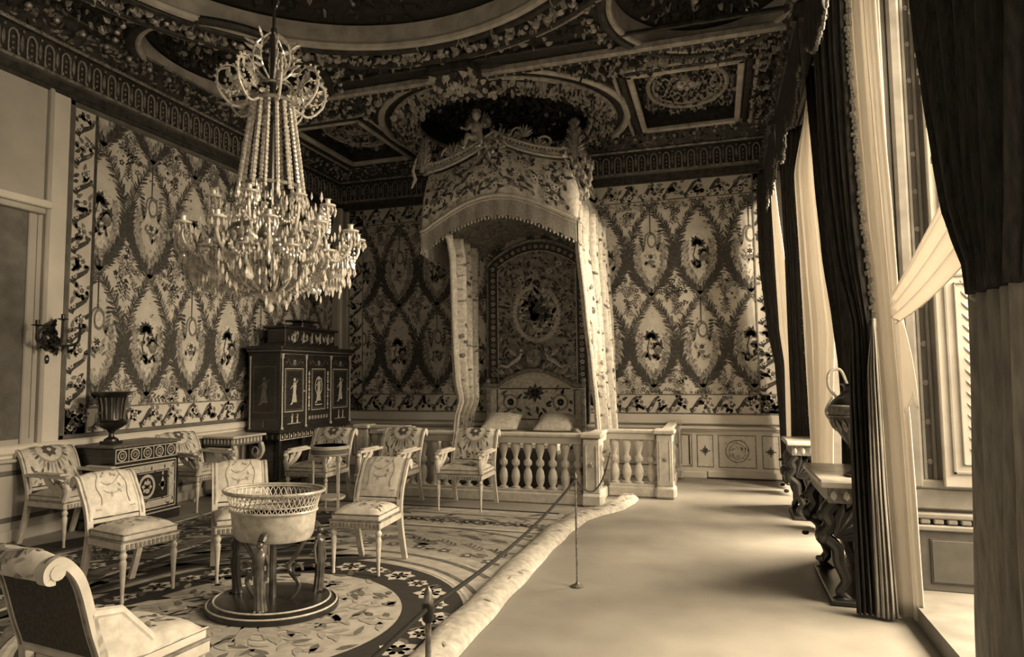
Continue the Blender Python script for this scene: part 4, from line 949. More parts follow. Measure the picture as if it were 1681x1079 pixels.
# ------------------------------------------------------------------ chairs
def bar(m, path, y0, y1, d, mi=0):      # flat curved bar in the xz plane
    P = path; vs = []; fs = []
    for i, (x, z) in enumerate(P):
        a, b = P[max(i - 1, 0)], P[min(i + 1, len(P) - 1)]; l = hypot(b[0] - a[0], b[1] - a[1]); nx, nz = -(b[1] - a[1]) / l, (b[0] - a[0]) / l
        dd = d[i] if isinstance(d, list) else d
        for y, s in ((y0, 1), (y1, 1), (y1, -1), (y0, -1)): vs.append((x + nx * dd / 2 * s, y, z + nz * dd / 2 * s))
    n = len(P)
    for i in range(n - 1):
        for k in range(4): fs.append((i * 4 + k, i * 4 + (k + 1) % 4, i * 4 + 4 + (k + 1) % 4, i * 4 + 4 + k))
    fs += [(3, 2, 1, 0), tuple(n * 4 - 4 + k for k in range(4))]; m.add(vs, fs, mi)
def smooth_path(P, n=6):
    o = []
    for i in range(len(P) - 1):
        p0, p1, p2, p3 = P[max(i - 1, 0)], P[i], P[i + 1], P[min(i + 2, len(P) - 1)]
        for k in range(n):
            t = k / n; o.append(tuple(.5 * (2 * b + (c - a) * t + (2 * a - 5 * b + 4 * c - d) * t * t + (3 * b - a - 3 * c + d) * t ** 3) for a, b, c, d in zip(p0, p1, p2, p3)))
    o.append(tuple(P[-1])); return o
LEGP = [(.012, 0), (.014, .01), (.011, .03), (.014, .1), (.02, .22), (.025, .28), (.017, .3), (.026, .32), (.026, .335), (.016, .35), (.024, .37)]
def make_chair(arm, label, cat, group):
    t = thing('upholstered_armchair' if arm == 'wing' else 'gilded_armchair' if arm else 'side_chair', label, cat, (0, 0, 0), 0, group)
    W, D, SH = (.25, .25, .44) if arm == 'wing' else (.29, .27, .44) if arm else (.225, .225, .44)
    top = (.93 if arm == 'wing' else .88) if arm else .83; bx = -D
    st = smooth_path([(bx, .40), (bx - .01, .52), (bx - .045, .63), (bx - .1, top - .11), (bx - .15, top - .03), (bx - .195, top), (bx - .23, top - .02), (bx - .23, top - .055), (bx - .205, top - .06)])
    for sx in (1,):
        for sy in (-1, 1):
            m = MB(); m.lathe(LEGP, (D - .03, sy * (W - .03), .002), 12); m.box(D - .055, D - .005, sy * (W - .03) - .025, sy * (W - .03) + .025, .37, SH - .02, .006)
            m.build('leg', CHAIRW, t)
    for sy in (-1, 1):
        m = MB(); bar(m, smooth_path([(bx - .12, .002), (bx - .075, .12), (bx - .025, .28), (bx, .42)]), sy * (W - .045), sy * W, [.03 + .012 * i / 18 for i in range(19)]); m.build('leg', CHAIRW, t)
    m = MB(); m.box(-D - .01, D, -W, W, SH - .075, SH - .01, .01, 0); m.box(-D + .02, D + .004, -W - .004, W + .004, SH - .02, SH - .008, .003, 1)
    for k in range(int(W * 60)): m.box(D, D + .006, -W + .03 + k * .0325, -W + .05 + k * .0325, SH - .065, SH - .03, .002, 1)
    m.build('seat_frame', [CHAIRW, GILT], t)
    m = MB()
    def cu_(u, v):
        x, y = lerp(-D + .02, D - .01, v), lerp(-W + .015, W - .015, u); e = (1 - abs(2 * u - 1) ** 4) * (1 - abs(2 * v - 1) ** 4); return V((x, y, SH - .005 + .035 + .06 * e ** .6))
    m.grid(cu_, 14, 14)
    m.box(-D + .02, D - .01, -W + .015, W - .015, SH - .012, SH + .034, .008)
    F = Flat(m, lambda u, v, h: tuple(cu_(u, v) + V((0, 0, .001 + h))))
    for k in range(44):
        F.leaf(ru(.12, .88), ru(.12, .88), ru(0, 6), .12, .045, 1, random.choice((1, 1, 2)))
    so = m.build('seat', [UPH, UPHL, UPHD], t); m = MB(); m.tube([(-D + .02, -W + .015, SH + .034), (D - .01, -W + .015, SH + .034), (D - .01, W - .015, SH + .034), (-D + .02, W - .015, SH + .034)], .006, 5, closed=True); m.build('seat_piping', GILT, so)
    m = MB(); sh = .006
    for sy in (-1, 1):
        bar(m, st, sy * (W - .045), sy * W, .034, 0); m.tube([(bx - .2, sy * (W - .05), top - .035), (bx - .2, sy * (W + .004), top - .035)], .028, 12, 0); bar(m, st[6:-14], sy * (W - .028), sy * (W - .018), .042, 1)
    m.tube([(bx - .2, -W + .04, top - .035), (bx - .2, W - .04, top - .035)], .026, 12, 0)
    m.box(bx - .035, bx - .0, -W + .04, W - .04, .5, .53, .006, 0)
    m.build('back_frame', [CHAIRW, GILT], t)
    # upholstered back following the curve
    k0 = [i for i, (x, z) in enumerate(st) if z > .535][0]; SP = st[k0:-6]; NS = len(SP) - 1
    def nrm(i):
        a, b = SP[max(i - 1, 0)], SP[min(i + 1, NS)]; l = hypot(b[0] - a[0], b[1] - a[1]); return ((b[1] - a[1]) / l, -(b[0] - a[0]) / l)
    def bk(u, v, h=0.):
        f = min(max(v, 0), .9999) * NS; i = int(f); q = f - i; x, z = lerp(SP[i][0], SP[i + 1][0], q), lerp(SP[i][1], SP[i + 1][1], q)
        n0, n1 = nrm(i), nrm(min(i + 1, NS)); nx, nz = lerp(n0[0], n1[0], q), lerp(n0[1], n1[1], q); e = max(0, 1 - abs(2 * u - 1) ** 4) * max(0, 1 - abs(2 * v - 1) ** 6); k = .012 + .02 * e + h
        return V((x + nx * k, lerp(-W + .042, W - .042, u), z + nz * k))
    m = MB(); m.grid(lambda u, v: bk(u, v), 12, 20, 0)
    m.grid(lambda u, v: bk(1 - u, v, -.03 - .028 * 0) - V((0, 0, 0)), 4, 20, 3)
    F = Flat(m, lambda u, v, h: tuple(bk(u, v, .001 + h)))
    if arm:
        F.ring(.5, .5, .3, .035, 2, 1, .24); F.flower(.5, .5, .16, 3, 2, 0, 7)
        for k in range(26): a = 2 * pi * k / 26; F.leaf(.5 + .26 * cos(a), .5 + .22 * sin(a), a, .13, .05, 2, 1 if k % 3 else 2)
        for k in range(26): F.leaf(ru(.05, .95), ru(.03, .22), ru(0, 6), .1, .04, 2, random.choice((1, 2)))
        for k in range(16): F.leaf(ru(.05, .95), ru(.75, .95), ru(0, 6), .1, .04, 2, 1)
    else:
        F.frame(.09, .91, .07, .93, .014, 2, 1)
        for s in (0, 1):
            q = (lambda u: u) if s == 0 else (lambda u: 1 - u)
            F.strip([(q(a), b) for a, b in bez((.2, .88), (.05, .7), (.4, .62), (.22, .45), 8)], .02, .012, 3, 1); F.strip([(q(a), b) for a, b in bez((.22, .45), (.1, .3), (.3, .25), (.2, .12), 8)], .014, .02, 3, 1)
        F.strip(bez((.3, .42), (.45, .3), (.6, .4), (.75, .52), 8), .012, .012, 3, 1); F.strip(bez((.3, .3), (.45, .2), (.6, .25), (.75, .32), 8), .01, .01, 3, 1)
        for k in range(14): F.leaf(ru(.3, .7), ru(.2, .8), ru(0, 6), .08, .03, 3, 1)
    m.build('backrest', [UPH, UPHL, UPHD, DARKU], t)
    if arm == 'wing':
        for sy in (-1, 1):
            y = sy * (W - .02); m = MB(); a = [(bx - .02, .5), (bx - .06, .7), (bx + .06, .68), (bx + .2, .53), (bx + .18, .48)]; n_ = len(a)
            m.add([(x_, y - .02, z_) for x_, z_ in a] + [(x_, y + .02, z_) for x_, z_ in a], [tuple(range(n_)), tuple(range(n_, 2 * n_))[::-1]] + [(k, (k + 1) % n_, n_ + (k + 1) % n_, n_ + k) for k in range(n_)]); m.tube([(a[1][0], y, a[1][1]), (a[2][0], y, a[2][1]), (a[3][0], y, a[3][1])], .024, 8); m.build('arm', UPH, t)
    elif arm:
        for sy in (-1, 1):
            m = MB(); y = sy * (W - .025)
            bar(m, smooth_path([(bx - .03, .66), (bx + .1, .66), (bx + .3, .655), (D - .03, .66), (D + .005, .645)]), y - .025, y + .025, .03, 0)
            # griffin support : chest, head, raised wing scroll
            m.tube(smooth_path([(D - .03, y, .42), (D + .0, y, .5), (D + .015, y, .55), (D - .005, y, .6), (D + .01, y, .64)]), .03, 8, 0, flat=.8)
            m.blob((D + .02, y, .625), (.034, .024, .026), 8, 0); m.leaf((D - .03, y - sy * 0, .47), V((1, 0, 0)), V((0, 0, 1)), V((0, -1, 0)), 2.4, .22, .07, .02, 0); m.leaf((D - .04, y, .5), V((1, 0, 0)), V((0, 0, 1)), V((0, 1, 0)), 2.4, .24, .07, .02, 0)
            bar(m, smooth_path([(D - .05, .44), (D - .12, .52), (D - .2, .56), (D - .27, .61), (D - .3, .65)]), y - .012, y + .012, .06, 0)
            m.tube([(D - .13 + .045 * cos(a), y, .575 + .045 * sin(a)) for a in [i * pi / 8 for i in range(14)]], .012, 6, 1)
            ao = m.build('arm', [CHAIRW, GILT], t); m = MB(); m.box(bx + .1, D - .06, y - .03, y + .03, .672, .695, .01); m.build('arm_pad', UPH, ao)
    return t
A0 = make_chair(True, 'gilt armchair standing in front of the balustrade, farthest right of the row', 'armchair', 'gilt armchairs')
A0.location = (-2.9, 7.66, .018); A0.rotation_euler.z = radians(-88)
GA = 'gilt armchairs'
dup(A0, (-3.88, 7.58, .018), radians(-90), 'gilt armchair behind the centre side chair, in front of the balustrade')
dup(A0, (-4.78, 7.38, .018), radians(-88), 'gilt armchair behind the small round table, near the dark cabinet')
dup(A0, (-6.1, 6.85, .002), radians(-6), 'gilt armchair against the left wall, right of the inlaid commode')
dup(A0, (-6.1, 5.12, .002), radians(-4), 'gilt armchair against the left wall beside the pilaster, partly out of frame')
N0 = make_chair('wing', 'nearest armchair with upholstered sides, seen from behind in the lower left corner', 'armchair', None); N0.location = (-2.44, 2.3, .018); N0.rotation_euler.z = radians(84)
S0 = make_chair(False, 'white silk side chair in the centre, right of the oval basket table', 'chair', 'side chairs')
S0.location = (-2.80, 5.06, .018); S0.rotation_euler.z = radians(-86)
dup(S0, (-3.70, 4.64, .018), radians(-47), 'white silk side chair partly hidden behind the left side of the basket table')
dup(S0, (-4.16, 4.0, .018), radians(-12), 'white silk side chair at the left, leaning scrolled back with an embroidered frame')

# small round table before the armchair
t = thing('round_side_table', 'small round side table with slim straight legs between the armchairs', 'table', (-4.3, 6.9, .018))
m = MB(); m.lathe([(.2, .67), (.215, .68), (.215, .76), (.225, .765), (.225, .78), (0, .782)], (0, 0, 0), 28); dt_ = m.build('drum_top', [CHAIRW], t)
m = MB(); m.lathe([(.219, .69), (.219, .745)], (0, 0, 0), 28); m.lathe([(0, .784), (.19, .784)], (0, 0, 0), 28); m.build('inlay_band', PAINTD, dt_)
for k in range(3):
    a = 2 * pi * k / 3 - .45; m = MB(); m.tube([(.185 * cos(a), .185 * sin(a), 0), (.185 * cos(a), .185 * sin(a), .5), (.19 * cos(a), .19 * sin(a), .58), (.19 * cos(a), .19 * sin(a), .67)], [.009, .013, .02, .02], 8); m.blob((.2 * cos(a), .2 * sin(a), .63), .03, 8); m.build('leg', CHAIRW, t)
m = MB(); m.lathe([(0, .17), (.17, .17), (.18, .185), (.18, .2), (0, .2)], (0, 0, 0), 24); m.build('shelf', CHAIRW, t)

# ------------------------------------------------------------------ oval basket table on caryatids
t = thing('basket_table', 'oval openwork basket on dark female figure supports in the foreground', 'jardiniere table', (-2.97, 4.05, .018), radians(6))
m = MB(); RX, RY = .34, .245
def osh(sc, z, n=40): return [(RX * sc * cos(2 * pi * i / n), RY * sc * sin(2 * pi * i / n), z) for i in range(n)]
m.lathe([(.46, .0), (.46, .03), (.43, .035), (.41, .055), (.39, .06), (0, .06)], (0, 0, 0), 40, 0, 1, .86); m.tube([(.445 * cos(a), .383 * sin(a), .036) for a in [i * pi / 30 for i in range(60)]], .007, 6, 1, True); m.tube([(.4 * cos(a), .344 * sin(a), .06) for a in [i * pi / 30 for i in range(60)]], .007, 6, 1, True)
m.build('plinth', [BLACKB, INLAY], t)
m = MB(); prof = [(.0, .45), (.6, .45), (.78, .465), (.84, .5), (.87, .56), (.9, .655)]
m.v = []; n = 56
for j, (s, z) in enumerate(prof): m.v += [(RX * s * cos(2 * pi * i / n), RY * s * sin(2 * pi * i / n), z) for i in range(n)]
m.f = [(j * n + i, j * n + (i + 1) % n, (j + 1) * n + (i + 1) % n, (j + 1) * n + i) for j in range(len(prof) - 1) for i in range(n)]; m.m = [0] * len(m.f)
m.build('basin', [GILTL], t)
m = MB(); m.tube(osh(.91, .66), .011, 6, 0, True); m.tube(osh(.92, .7), .006, 6, 0, True)
nn = 52
for i in range(nn):
    a = 2 * pi * i / nn
    for sg in (-1, 1):
        P = []
        for k in range(7):
            q = k / 6; s = .9 + .1 * q ** 1.3; b = a + sg * (2 * pi / nn) * 1.5 * q; P.append((RX * s * cos(b), RY * s * sin(b), .66 + .12 * q))
        m.tube(P, .004, 4)
m.tube(osh(1.0, .78), .008, 6, 0, True); m.tube(osh(1.06, .792), .011, 6, 0, True)
for i in range(44):
    a = 2 * pi * i / 44; m.leaf((RX * 1.0 * cos(a), RY * 1.0 * sin(a), .765), V((-sin(a), cos(a), 0)), V((cos(a) * .6, sin(a) * .6, .75)), V((cos(a), sin(a), 0)), pi / 2, .05, .035, .008)
m.build('openwork_rim', GILTL, t)
m = MB(); m.lathe([(0, .62), (.28, .62)], (0, 0, 0), 30, 0, 1, .72); m.build('liner', UPH, t)
def figure(m, h, mi=0):
    pr = [(.075, 0), (.07, .02), (.062, .1), (.058, .25), (.062, .42), (.066, .5), (.055, .57), (.046, .63), (.052, .7), (.06, .77), (.056, .82), (.03, .85), (.02, .87), (.019, .885)]
    n = 18; vs = []; fs = []
    for j, (r, z) in enumerate(pr):
        for i in range(n):
            a = 2 * pi * i / n; rip = (1 + .1 * cos(a * 9)) if z < .5 else 1; sy = 1.15 if z > .6 else 1.0
            bx = .015 * (1 if .66 < z < .8 else 0) * max(0, cos(a))
            vs.append((r * rip * cos(a) * .82 * h + bx * h + .03 * h * sin(z * 3), r * rip * sy * sin(a) * h, z * h))
    fs = [(j * n + i, j * n + (i + 1) % n, (j + 1) * n + (i + 1) % n, (j + 1) * n + i) for j in range(len(pr) - 1) for i in range(n)]; m.add(vs, fs, mi)
    m.blob((.028 * h, 0, .93 * h), (.042 * h, .038 * h, .052 * h), 12, mi); m.blob((.07 * h, 0, .925 * h), (.008 * h, .008 * h, .012 * h), 6, mi)
    for s in (-1, 1):
        m.tube([(.02 * h, s * .062 * h, .8 * h), (.01 * h, s * .085 * h, .66 * h), (.035 * h, s * .09 * h, .5 * h), (.04 * h, s * .085 * h, .44 * h)], [.02 * h, .018 * h, .014 * h, .01 * h], 8, mi); m.blob((.065 * h, s * .03 * h, .015 * h), (.035 * h, .018 * h, .015 * h), 6, mi)
for k, (ax, ay) in enumerate(((.07, -.27), (-.31, .06), (.24, .2))):
    m = MB(); a = atan2(ay, ax) + (-.15, .6, -.9)[k]; m.T = Matrix.Translation((ax, ay, .06)) @ Matrix.Rotation(a, 4, 'Z') @ Matrix.Diagonal((1.3, 1.3, 1, 1)); figure(m, .455)
    m.tube(smooth_path([(.0, 0, .44), (-.03, 0, .47), (-.08, 0, .46)]), .02, 8); m.T = None
    m.build('figure_support', BRONZEH if k != 1 else BLACKB, t)  # lighter bronze paints highlights into the near and right figures
m = MB()
for s in (-1, 1): m.tube(smooth_path([(s * .14, 0, .06), (s * .2, 0, .16), (s * .12, 0, .26), (s * .18, 0, .36), (s * .24, 0, .46)]), .016, 8); m.tube([(s * .2 + .035 * cos(a), -.02, .26 + .035 * sin(a)) for a in [i * pi / 8 for i in range(15)]], .01, 6)
m.tube([(0, 0, .06), (0, 0, .46)], .025, 10); m.build('scroll_bracket', BRONZEH, t)

# ------------------------------------------------------------------ dark inlaid commode with urn
CXm, CYm = -6.26, 5.92
t = thing('inlaid_commode', 'dark commode with rosette frieze and pale inlaid medallion panel against the left wall', 'commode', (CXm, CYm, .001))
Wd, Ln, Hc = .52, .88, .89     # depth x, length y
m = MB(); m.box(-Wd / 2, Wd / 2, -Ln / 2, Ln / 2, .1, Hc - .03, .01, 0); m.box(-Wd / 2, Wd / 2 + .03, -Ln / 2 - .03, Ln / 2 + .03, 0, .1, .012, 0); m.box(Wd / 2 + .0, Wd / 2 + .034, -Ln / 2 - .034, Ln / 2 + .034, .1, .112, .003, 1); m.build('body', [EBONY, INLAY], t)
m = MB(); m.box(-Wd / 2, Wd / 2 + .03, -Ln / 2 - .03, Ln / 2 + .03, Hc - .03, Hc, .01, 0); m.build('top', INLAYM, t)
m = MB(); F = Flat(m, lambda u, v, h: (Wd / 2 + .001 + h, u, v)); y0, y1 = -Ln / 2 + .02, Ln / 2 - .02
F.frame(y0, y1, Hc - .19, Hc - .04, .012, 1, 1)
for k in range(5):
    c = lerp(y0, y1, (k + .5) / 5); F.ring(c, Hc - .115, .06, .014, 2, 1); F.flower(c, Hc - .115, .035, 3, 1, 0, 8); F.disc(c, Hc - .115, .012, 4, 1); F.rect(c + .08, c + .09, Hc - .19, Hc - .04, 2, 1)
F.rect(y0, y1, .135, .67, 1, 1); F.rect(y0 + .012, y1 - .012, .147, .658, 2, 0); F.frame(y0 + .03, y1 - .03, .165, .64, .075, 2.5, 1)
for k in range(90):
    u, v = ru(y0 + .04, y1 - .04), ru(.17, .63)
    if y0 + .1 < u < y1 - .1 and .24 < v < .56: continue
    F.leaf(u, v, ru(0, 6), .05, .02, 4, random.choice((0, 0, 2)))
for u, v in ((0, .6), (0, .2), (y0 + .065, .4), (y1 - .065, .4)): F.poly([(u - .05, v), (u, v - .03), (u + .05, v), (u, v + .03)], 5, 1)
F.frame(y0 + .115, y1 - .115, .25, .555, .007, 3, 1)
F.ring(0, .4, .115, .028, 4, 1, .135); F.flower(0, .4, .075, 5, 1, 0, 6); F.strip([(0, .33), (.01, .48)], .03, .02, 6, 1)
for s in (-1, 1): F.leaf(s * .22, .33, pi / 2, .16, .05, 5, 1); F.disc(s * .22, .4, .035, 5, 2); F.leaf(s * .22, .5, pi / 2, .05, .02, 5, 1); F.leaf(s * .16, .4, 0 if s > 0 else pi, .07, .03, 5, 2)
m.build('marquetry', [EBONY, INLAY, INLAYM], t)
for sx in (-1, 1):
    for sy in (-1, 1): m = MB(); m.lathe([(.03, .1), (.03, .12), (.02, .13), (.02, .66), (.03, .68), (.03, .7)], (sx * (Wd / 2 - .01), sy * (Ln / 2 - .005), 0), 10); m.build('corner_column', BLACKB, t)
t = thing('urn_vase', 'dark footed urn with a wide flat rim standing on the inlaid commode', 'vase', (-6.24, 5.66, .893))
m = MB(); m.box(-.08, .08, -.08, .08, 0, .03, .005); m.lathe([(.075, .03), (.07, .05), (.03, .075), (.022, .11), (.035, .13), (.05, .15), (.1, .17), (.15, .21), (.16, .235), (.12, .25), (.115, .26), (.125, .42), (.14, .5), (.2, .545), (.21, .555), (.2, .56), (.1, .55)], (0, 0, 0), 28); m.build('bowl', BLACKB, t)
m = MB()
for k in range(16): a = 2 * pi * k / 16; m.tube([(.12 * cos(a), .12 * sin(a), .27), (.13 * cos(a), .13 * sin(a), .42), (.15 * cos(a), .15 * sin(a), .5)], .01, 5)
for s in (-1, 1): m.tube([(0, s * .14, .22), (0, s * .2, .25), (0, s * .19, .33), (0, s * .13, .34)], .012, 6)
m.build('fluting', BRONZEH, t)

# carved console between armchair and cabinet
t = thing('wall_console', 'small pale carved console table beside the dark cabinet', 'console table', (-6.3, 7.72, .001))
m = MB(); m.box(-.3, .24, -.33, .36, .78, .81, .01); m.build('top', MARBLE, t)
m = MB(); m.box(-.28, .2, -.3, .32, .68, .78, .008, 1)
for k in range(9): m.leaf((-.25 + k * .055, -.302, .7), V((1, 0, 0)), V((0, 0, 1)), V((0, -1, 0)), pi / 2, .08, .035, .01, 0)
for k in range(9): m.leaf((.202, -.27 + k * .07, .7), V((0, 1, 0)), V((0, 0, 1)), V((1, 0, 0)), pi / 2, .08, .035, .01, 0)
m.build('frieze', [WHITEG, PAINTD], t)
for sy in (-.27, .29):
    m = MB(); P = smooth_path([(.19, .68), (.22, .58), (.17, .48), (.1, .4), (.14, .28), (.2, .15), (.16, .04), (.2, .002)]); bar(m, P, sy - .03, sy + .03, .05); m.tube([(.13 + .05 * cos(a), sy - .035, .56 + .06 * sin(a)) for a in [i * pi / 8 for i in range(15)]], .012, 6)
    for k in range(6): m.leaf((.15, sy - .032, .3 + k * .05), V((1, 0, 0)), V((0, 0, 1)), V((0, -1, 0)), ru(0, 6), .09, .04, .02)
    m.build('leg', WHITEG, t)
m = MB(); m.box(-.28, .18, -.28, .3, .04, .08, .01); m.box(-.29, -.24, -.28, .3, .08, .68, .01); m.build('base_shelf', PAINTD, t)

# ------------------------------------------------------------------ tall dark jewel cabinet and casket
t = thing('jewel_cabinet', 'tall dark mahogany cabinet with gilt inlay figures in the back left corner', 'cabinet', (-6.25, 9.2, .001))
cw, cl = .56, 1.9    # depth x, length y
m = MB(); m.box(-cw / 2, cw / 2, -cl / 2, cl / 2, .82, 1.95, .008, 0)
m.box(-cw / 2, cw / 2 + .02, -cl / 2 - .02, cl / 2 + .02, .78, .84, .01, 0); m.build('body', EBONY, t)
m = MB(); m.box(-cw / 2, cw / 2 + .03, -cl / 2 - .03, cl / 2 + .03, 1.95, 1.99, .01, 0); m.box(-cw / 2, cw / 2 + .08, -cl / 2 - .08, cl / 2 + .08, 1.99, 2.05, .015, 0); m.box(-cw / 2, cw / 2 + .045, -cl / 2 - .045, cl / 2 + .045, 1.97, 1.99, .004, 1)
for k in range(40): m.blob((cw / 2 + .035, lerp(-cl / 2, cl / 2, k / 39), 1.93), (.008, .014, .012), 5, 1)
m.build('cornice', [EBONY, INLAYM], t)
m = MB(); m.box(-cw / 2, cw / 2, -cl / 2, cl / 2, .68, .78, .006, 0)
F = Flat(m, lambda u, v, h: (cw / 2 + .001 + h, u, v))
for k in range(18): u = lerp(-cl / 2 + .02, cl / 2 - .06, k / 17); F.rect(u - .008, u + .004, .69, .775, 1, 1); F.leaf(u + .045, .7, pi / 2, .06, .03, 1, 1)
F.rect(-cl / 2, cl / 2, .68, .69, 2, 1); F2 = Flat(m, lambda u, v, h: (u, -cl / 2 - .001 - h, v))
for k in range(6): F2.leaf(-.24 + k * .1, .77, -pi / 2, .08, .04, 1, 2)
m.build('apron', [EBONY, INLAY, INLAYM], t)
for sx in (-cw / 2 + .04, cw / 2 - .04):
    for sy in (-cl / 2 + .05, -.32, .32, cl / 2 - .05):
        m = MB(); m.lathe([(.045, 0), (.045, .06), (.025, .08), (.03, .3), (.024, .6), (.035, .62), (.035, .68)], (sx, sy, 0), 10); m.build('leg', EBONY, t)
m = MB(); m.box(-cw / 2, cw / 2 - .02, -cl / 2 + .02, cl / 2 - .02, .08, .13, .01); m.box(-cw / 2, -cw / 2 + .03, -cl / 2 + .05, cl / 2 - .05, .13, .68, 0); m.build('stretcher_shelf', EBONY, t)
def fig(F, u, v, s, mi):     # little robed figure in inlay
    F.poly([(u - .06 * s, v), (u + .055 * s, v), (u + .03 * s, v + .14 * s), (u + .045 * s, v + .22 * s), (u + .02 * s, v + .27 * s), (u - .03 * s, v + .26 * s), (u - .035 * s, v + .13 * s)], 5, mi); F.disc(u, v + .3 * s, .026 * s, 5, mi)
    F.strip([(u - .02 * s, v + .24 * s), (u - .09 * s, v + .18 * s)], .016 * s, .01 * s, 5, mi); F.strip([(u + .02 * s, v + .24 * s), (u + .08 * s, v + .3 * s)], .016 * s, .01 * s, 5, mi); F.leaf(u - .03 * s, v, 3.6, .07 * s, .03 * s, 5, mi)
doors = [(-cl / 2 + .03, -.36), (-.33, .33), (.36, cl / 2 - .03)]
for k, (a, b) in enumerate(doors):
    m = MB(); m.box(cw / 2, cw / 2 + .018, a, b, .87, 1.9, .004, 0); F = Flat(m, lambda u, v, h: (cw / 2 + .019 + h, u, v)); c = (a + b) / 2; w = (b - a) / 2
    iw = w - .05 if k != 1 else w - .14
    F.frame(c - iw, c + iw, 1.08, 1.72, .012, 2, 1); F.frame(c - iw + .03, c + iw - .03, 1.11, 1.69, .006, 2, 2)
    if k == 1:
        F.ring(c, 1.45, .1, .018, 4, 1, .15); fig(F, c, 1.22, 1.15, 1); F.rect(c - .1, c + .1, 1.15, 1.17, 4, 1)
        for j in range(5):
            for s in (-1, 1): F.leaf(c + s * (w - .07), 1.12 + j * .12, pi / 2, .09, .045, 3, 1); F.disc(c + s * (w - .07), 1.1 + j * .12, .018, 3, 1)
        for j in range(7): F.ring(c - .24 + j * .08, .97, .028, .008, 3, 1); F.leaf(c - .24 + j * .08, .95, pi / 2, .04, .016, 4, 1)
    else:
        fig(F, c, 1.22, 1.1, 1); fig(F, c - .05, .92, .42, 1); fig(F, c + .08, .92, .4, 1); F.rect(c - .16, c + .16, .905, .915, 3, 1)
    F.ring(c, 1.86, w * .55, .01, 3, 2, .1, 16, pi, 2 * pi); F.flower(c, 1.81, .04, 4, 1, 0, 7)
    for s in (-1, 1): F.flower(c + s * w * .7, 1.81, .022, 4, 2, None, 6)
    do = m.build('door', [EBONY, INLAY, INLAYM], t); m = MB(); m.lathe([(.012, 0), (.014, .006), (.006, .012), (.01, .02), (0, .026)], (0, 0, 0), 10); m.v = [(cw / 2 + .018 + z_, b - .03 + x_, 1.38 + y_) for x_, y_, z_ in m.v]; m.build('door_knob', INLAY, do)
m = MB()
for y in (-cl / 2 + .012, -.345, .345, cl / 2 - .012): m = MB(); m.lathe([(.022, .84), (.022, .87), (.012, .88), (.011, 1.85), (.02, 1.87), (.024, 1.93)], (cw / 2 + .025, y, 0), 10); m.build('gilt_column', INLAY, t)
m = MB(); m.lathe([(.018, .84), (.01, .87), (.009, 1.85), (.018, 1.9)], (-cw / 2 + .05, -cl / 2 - .012, 0), 8); m.build('gilt_column', INLAY, t)
m = MB(); F2 = Flat(m, lambda u, v, h: (u, -cl / 2 - .001 - h, v)); F2.frame(-.18, .2, 1.08, 1.75, .007, 1, 1); F2.frame(-.22, .24, .84, .98, .004, 1, 1); fig(F2, .01, 1.22, 1.15, 1); fig(F2, .0, .87, .3, 1); m.build('side_panel', [EBONY, INLAYM], t)
t = thing('jewel_casket', 'dark casket with pale relief front standing on top of the tall cabinet', 'casket', (-6.25, 9.2, 2.055))
m = MB(); m.box(-.2, .2, -.75, .75, 0, .05, .01, 0); m.box(-.16, .16, -.68, .68, .05, .27, .006, 0); m.box(-.2, .2, -.74, .74, .27, .31, .01, 0); m.build('box', EBONY, t)
m = MB(); m.box(-.13, .13, -.2, .2, .31, .36, .01, 0); m.box(-.16, .16, -.26, .26, .4, .43, .012, 0); m.box(-.1, .1, -.15, .15, .36, .4, .01, 0); m.build('lid', EBONY, t)
m = MB(); F = Flat(m, lambda u, v, h: (.161 + h, u, v))
for k in range(26): u = ru(-.58, .58); F.leaf(u, ru(.07, .13), pi / 2 + ru(-.7, .7), ru(.08, .15), .05, 1, random.choice((0, 0, 1)))
for k in range(5): fig(F, -.45 + k * .23, .07, .5, 0)
m.build('relief', [INLAY, INLAYM], t)

# ------------------------------------------------------------------ window side console with ewer, second console further on
def console(loc, label, ln):
    t = thing('pier_console', label, 'console table', loc, 0)
    m = MB(); m.box(-.13, .26, 0, ln, .8, .85, .012); m.build('top', MARBLE, t)
    m = MB(); m.box(-.08, .25, .04, ln - .04, .69, .8, .006, 0)
    for k in range(5): m.leaf((-.04 + k * .08, .038, .71), V((1, 0, 0)), V((0, 0, 1)), V((0, -1, 0)), pi / 2, .07, .04, .008, 1)
    m.build('frieze', [INLAYM, INLAY], t)
    for q, y in enumerate((.1, ln - .1)):
        m = MB(); m.tube(smooth_path([(-.03, y, .69), (-.08, y, .62), (-.06, y, .54), (-.1, y, .46), (-.03, y, .38), (-.02, y, .28), (.02, y, .16), (-.02, y, .08), (.03, y, .03)]), [lerp(.055, .03, i / 48) for i in range(49)], 10, 0)
        m.blob((-.1, y, .6), (.05, .035, .045), 10, 0); m.blob((-.15, y, .585), (.025, .02, .018), 8, 0); m.blob((-.11, y, .46), (.055, .05, .07), 10, 0); m.blob((0, y, .03), (.07, .045, .03), 8, 0); m.blob((-.14, y, .3), (.03, .02, .02), 7, 0)
        for s in (-1, 1):
            for k in range(5): m.leaf((-.04, y + s * .03, .45), V((1, 0, 0)), V((0, 0, 1)), V((0, s, 0)), .2 + .28 * k, .26, .07, .02, 0)
        m.build('griffin_leg', BLACKB, t)
        m = MB(); m.tube(smooth_path([(.16, y, .69), (.2, y, .5), (.12, y, .42), (.16, y, .25), (.22, y, .1), (.24, y, 0.04)]), .045, 8); m.build('rear_support', BRONZEH, t)
    m = MB(); m.box(-.08, .25, .03, ln - .03, 0.0, .035, .008); m.box(.22, .25, .05, ln - .05, .035, .69, 0); m.build('base', BLACKB, t)
    return t
console((.78, 5.19, .001), 'near console table with pale marble top and dark griffin legs beside the window drapery', 1.0)
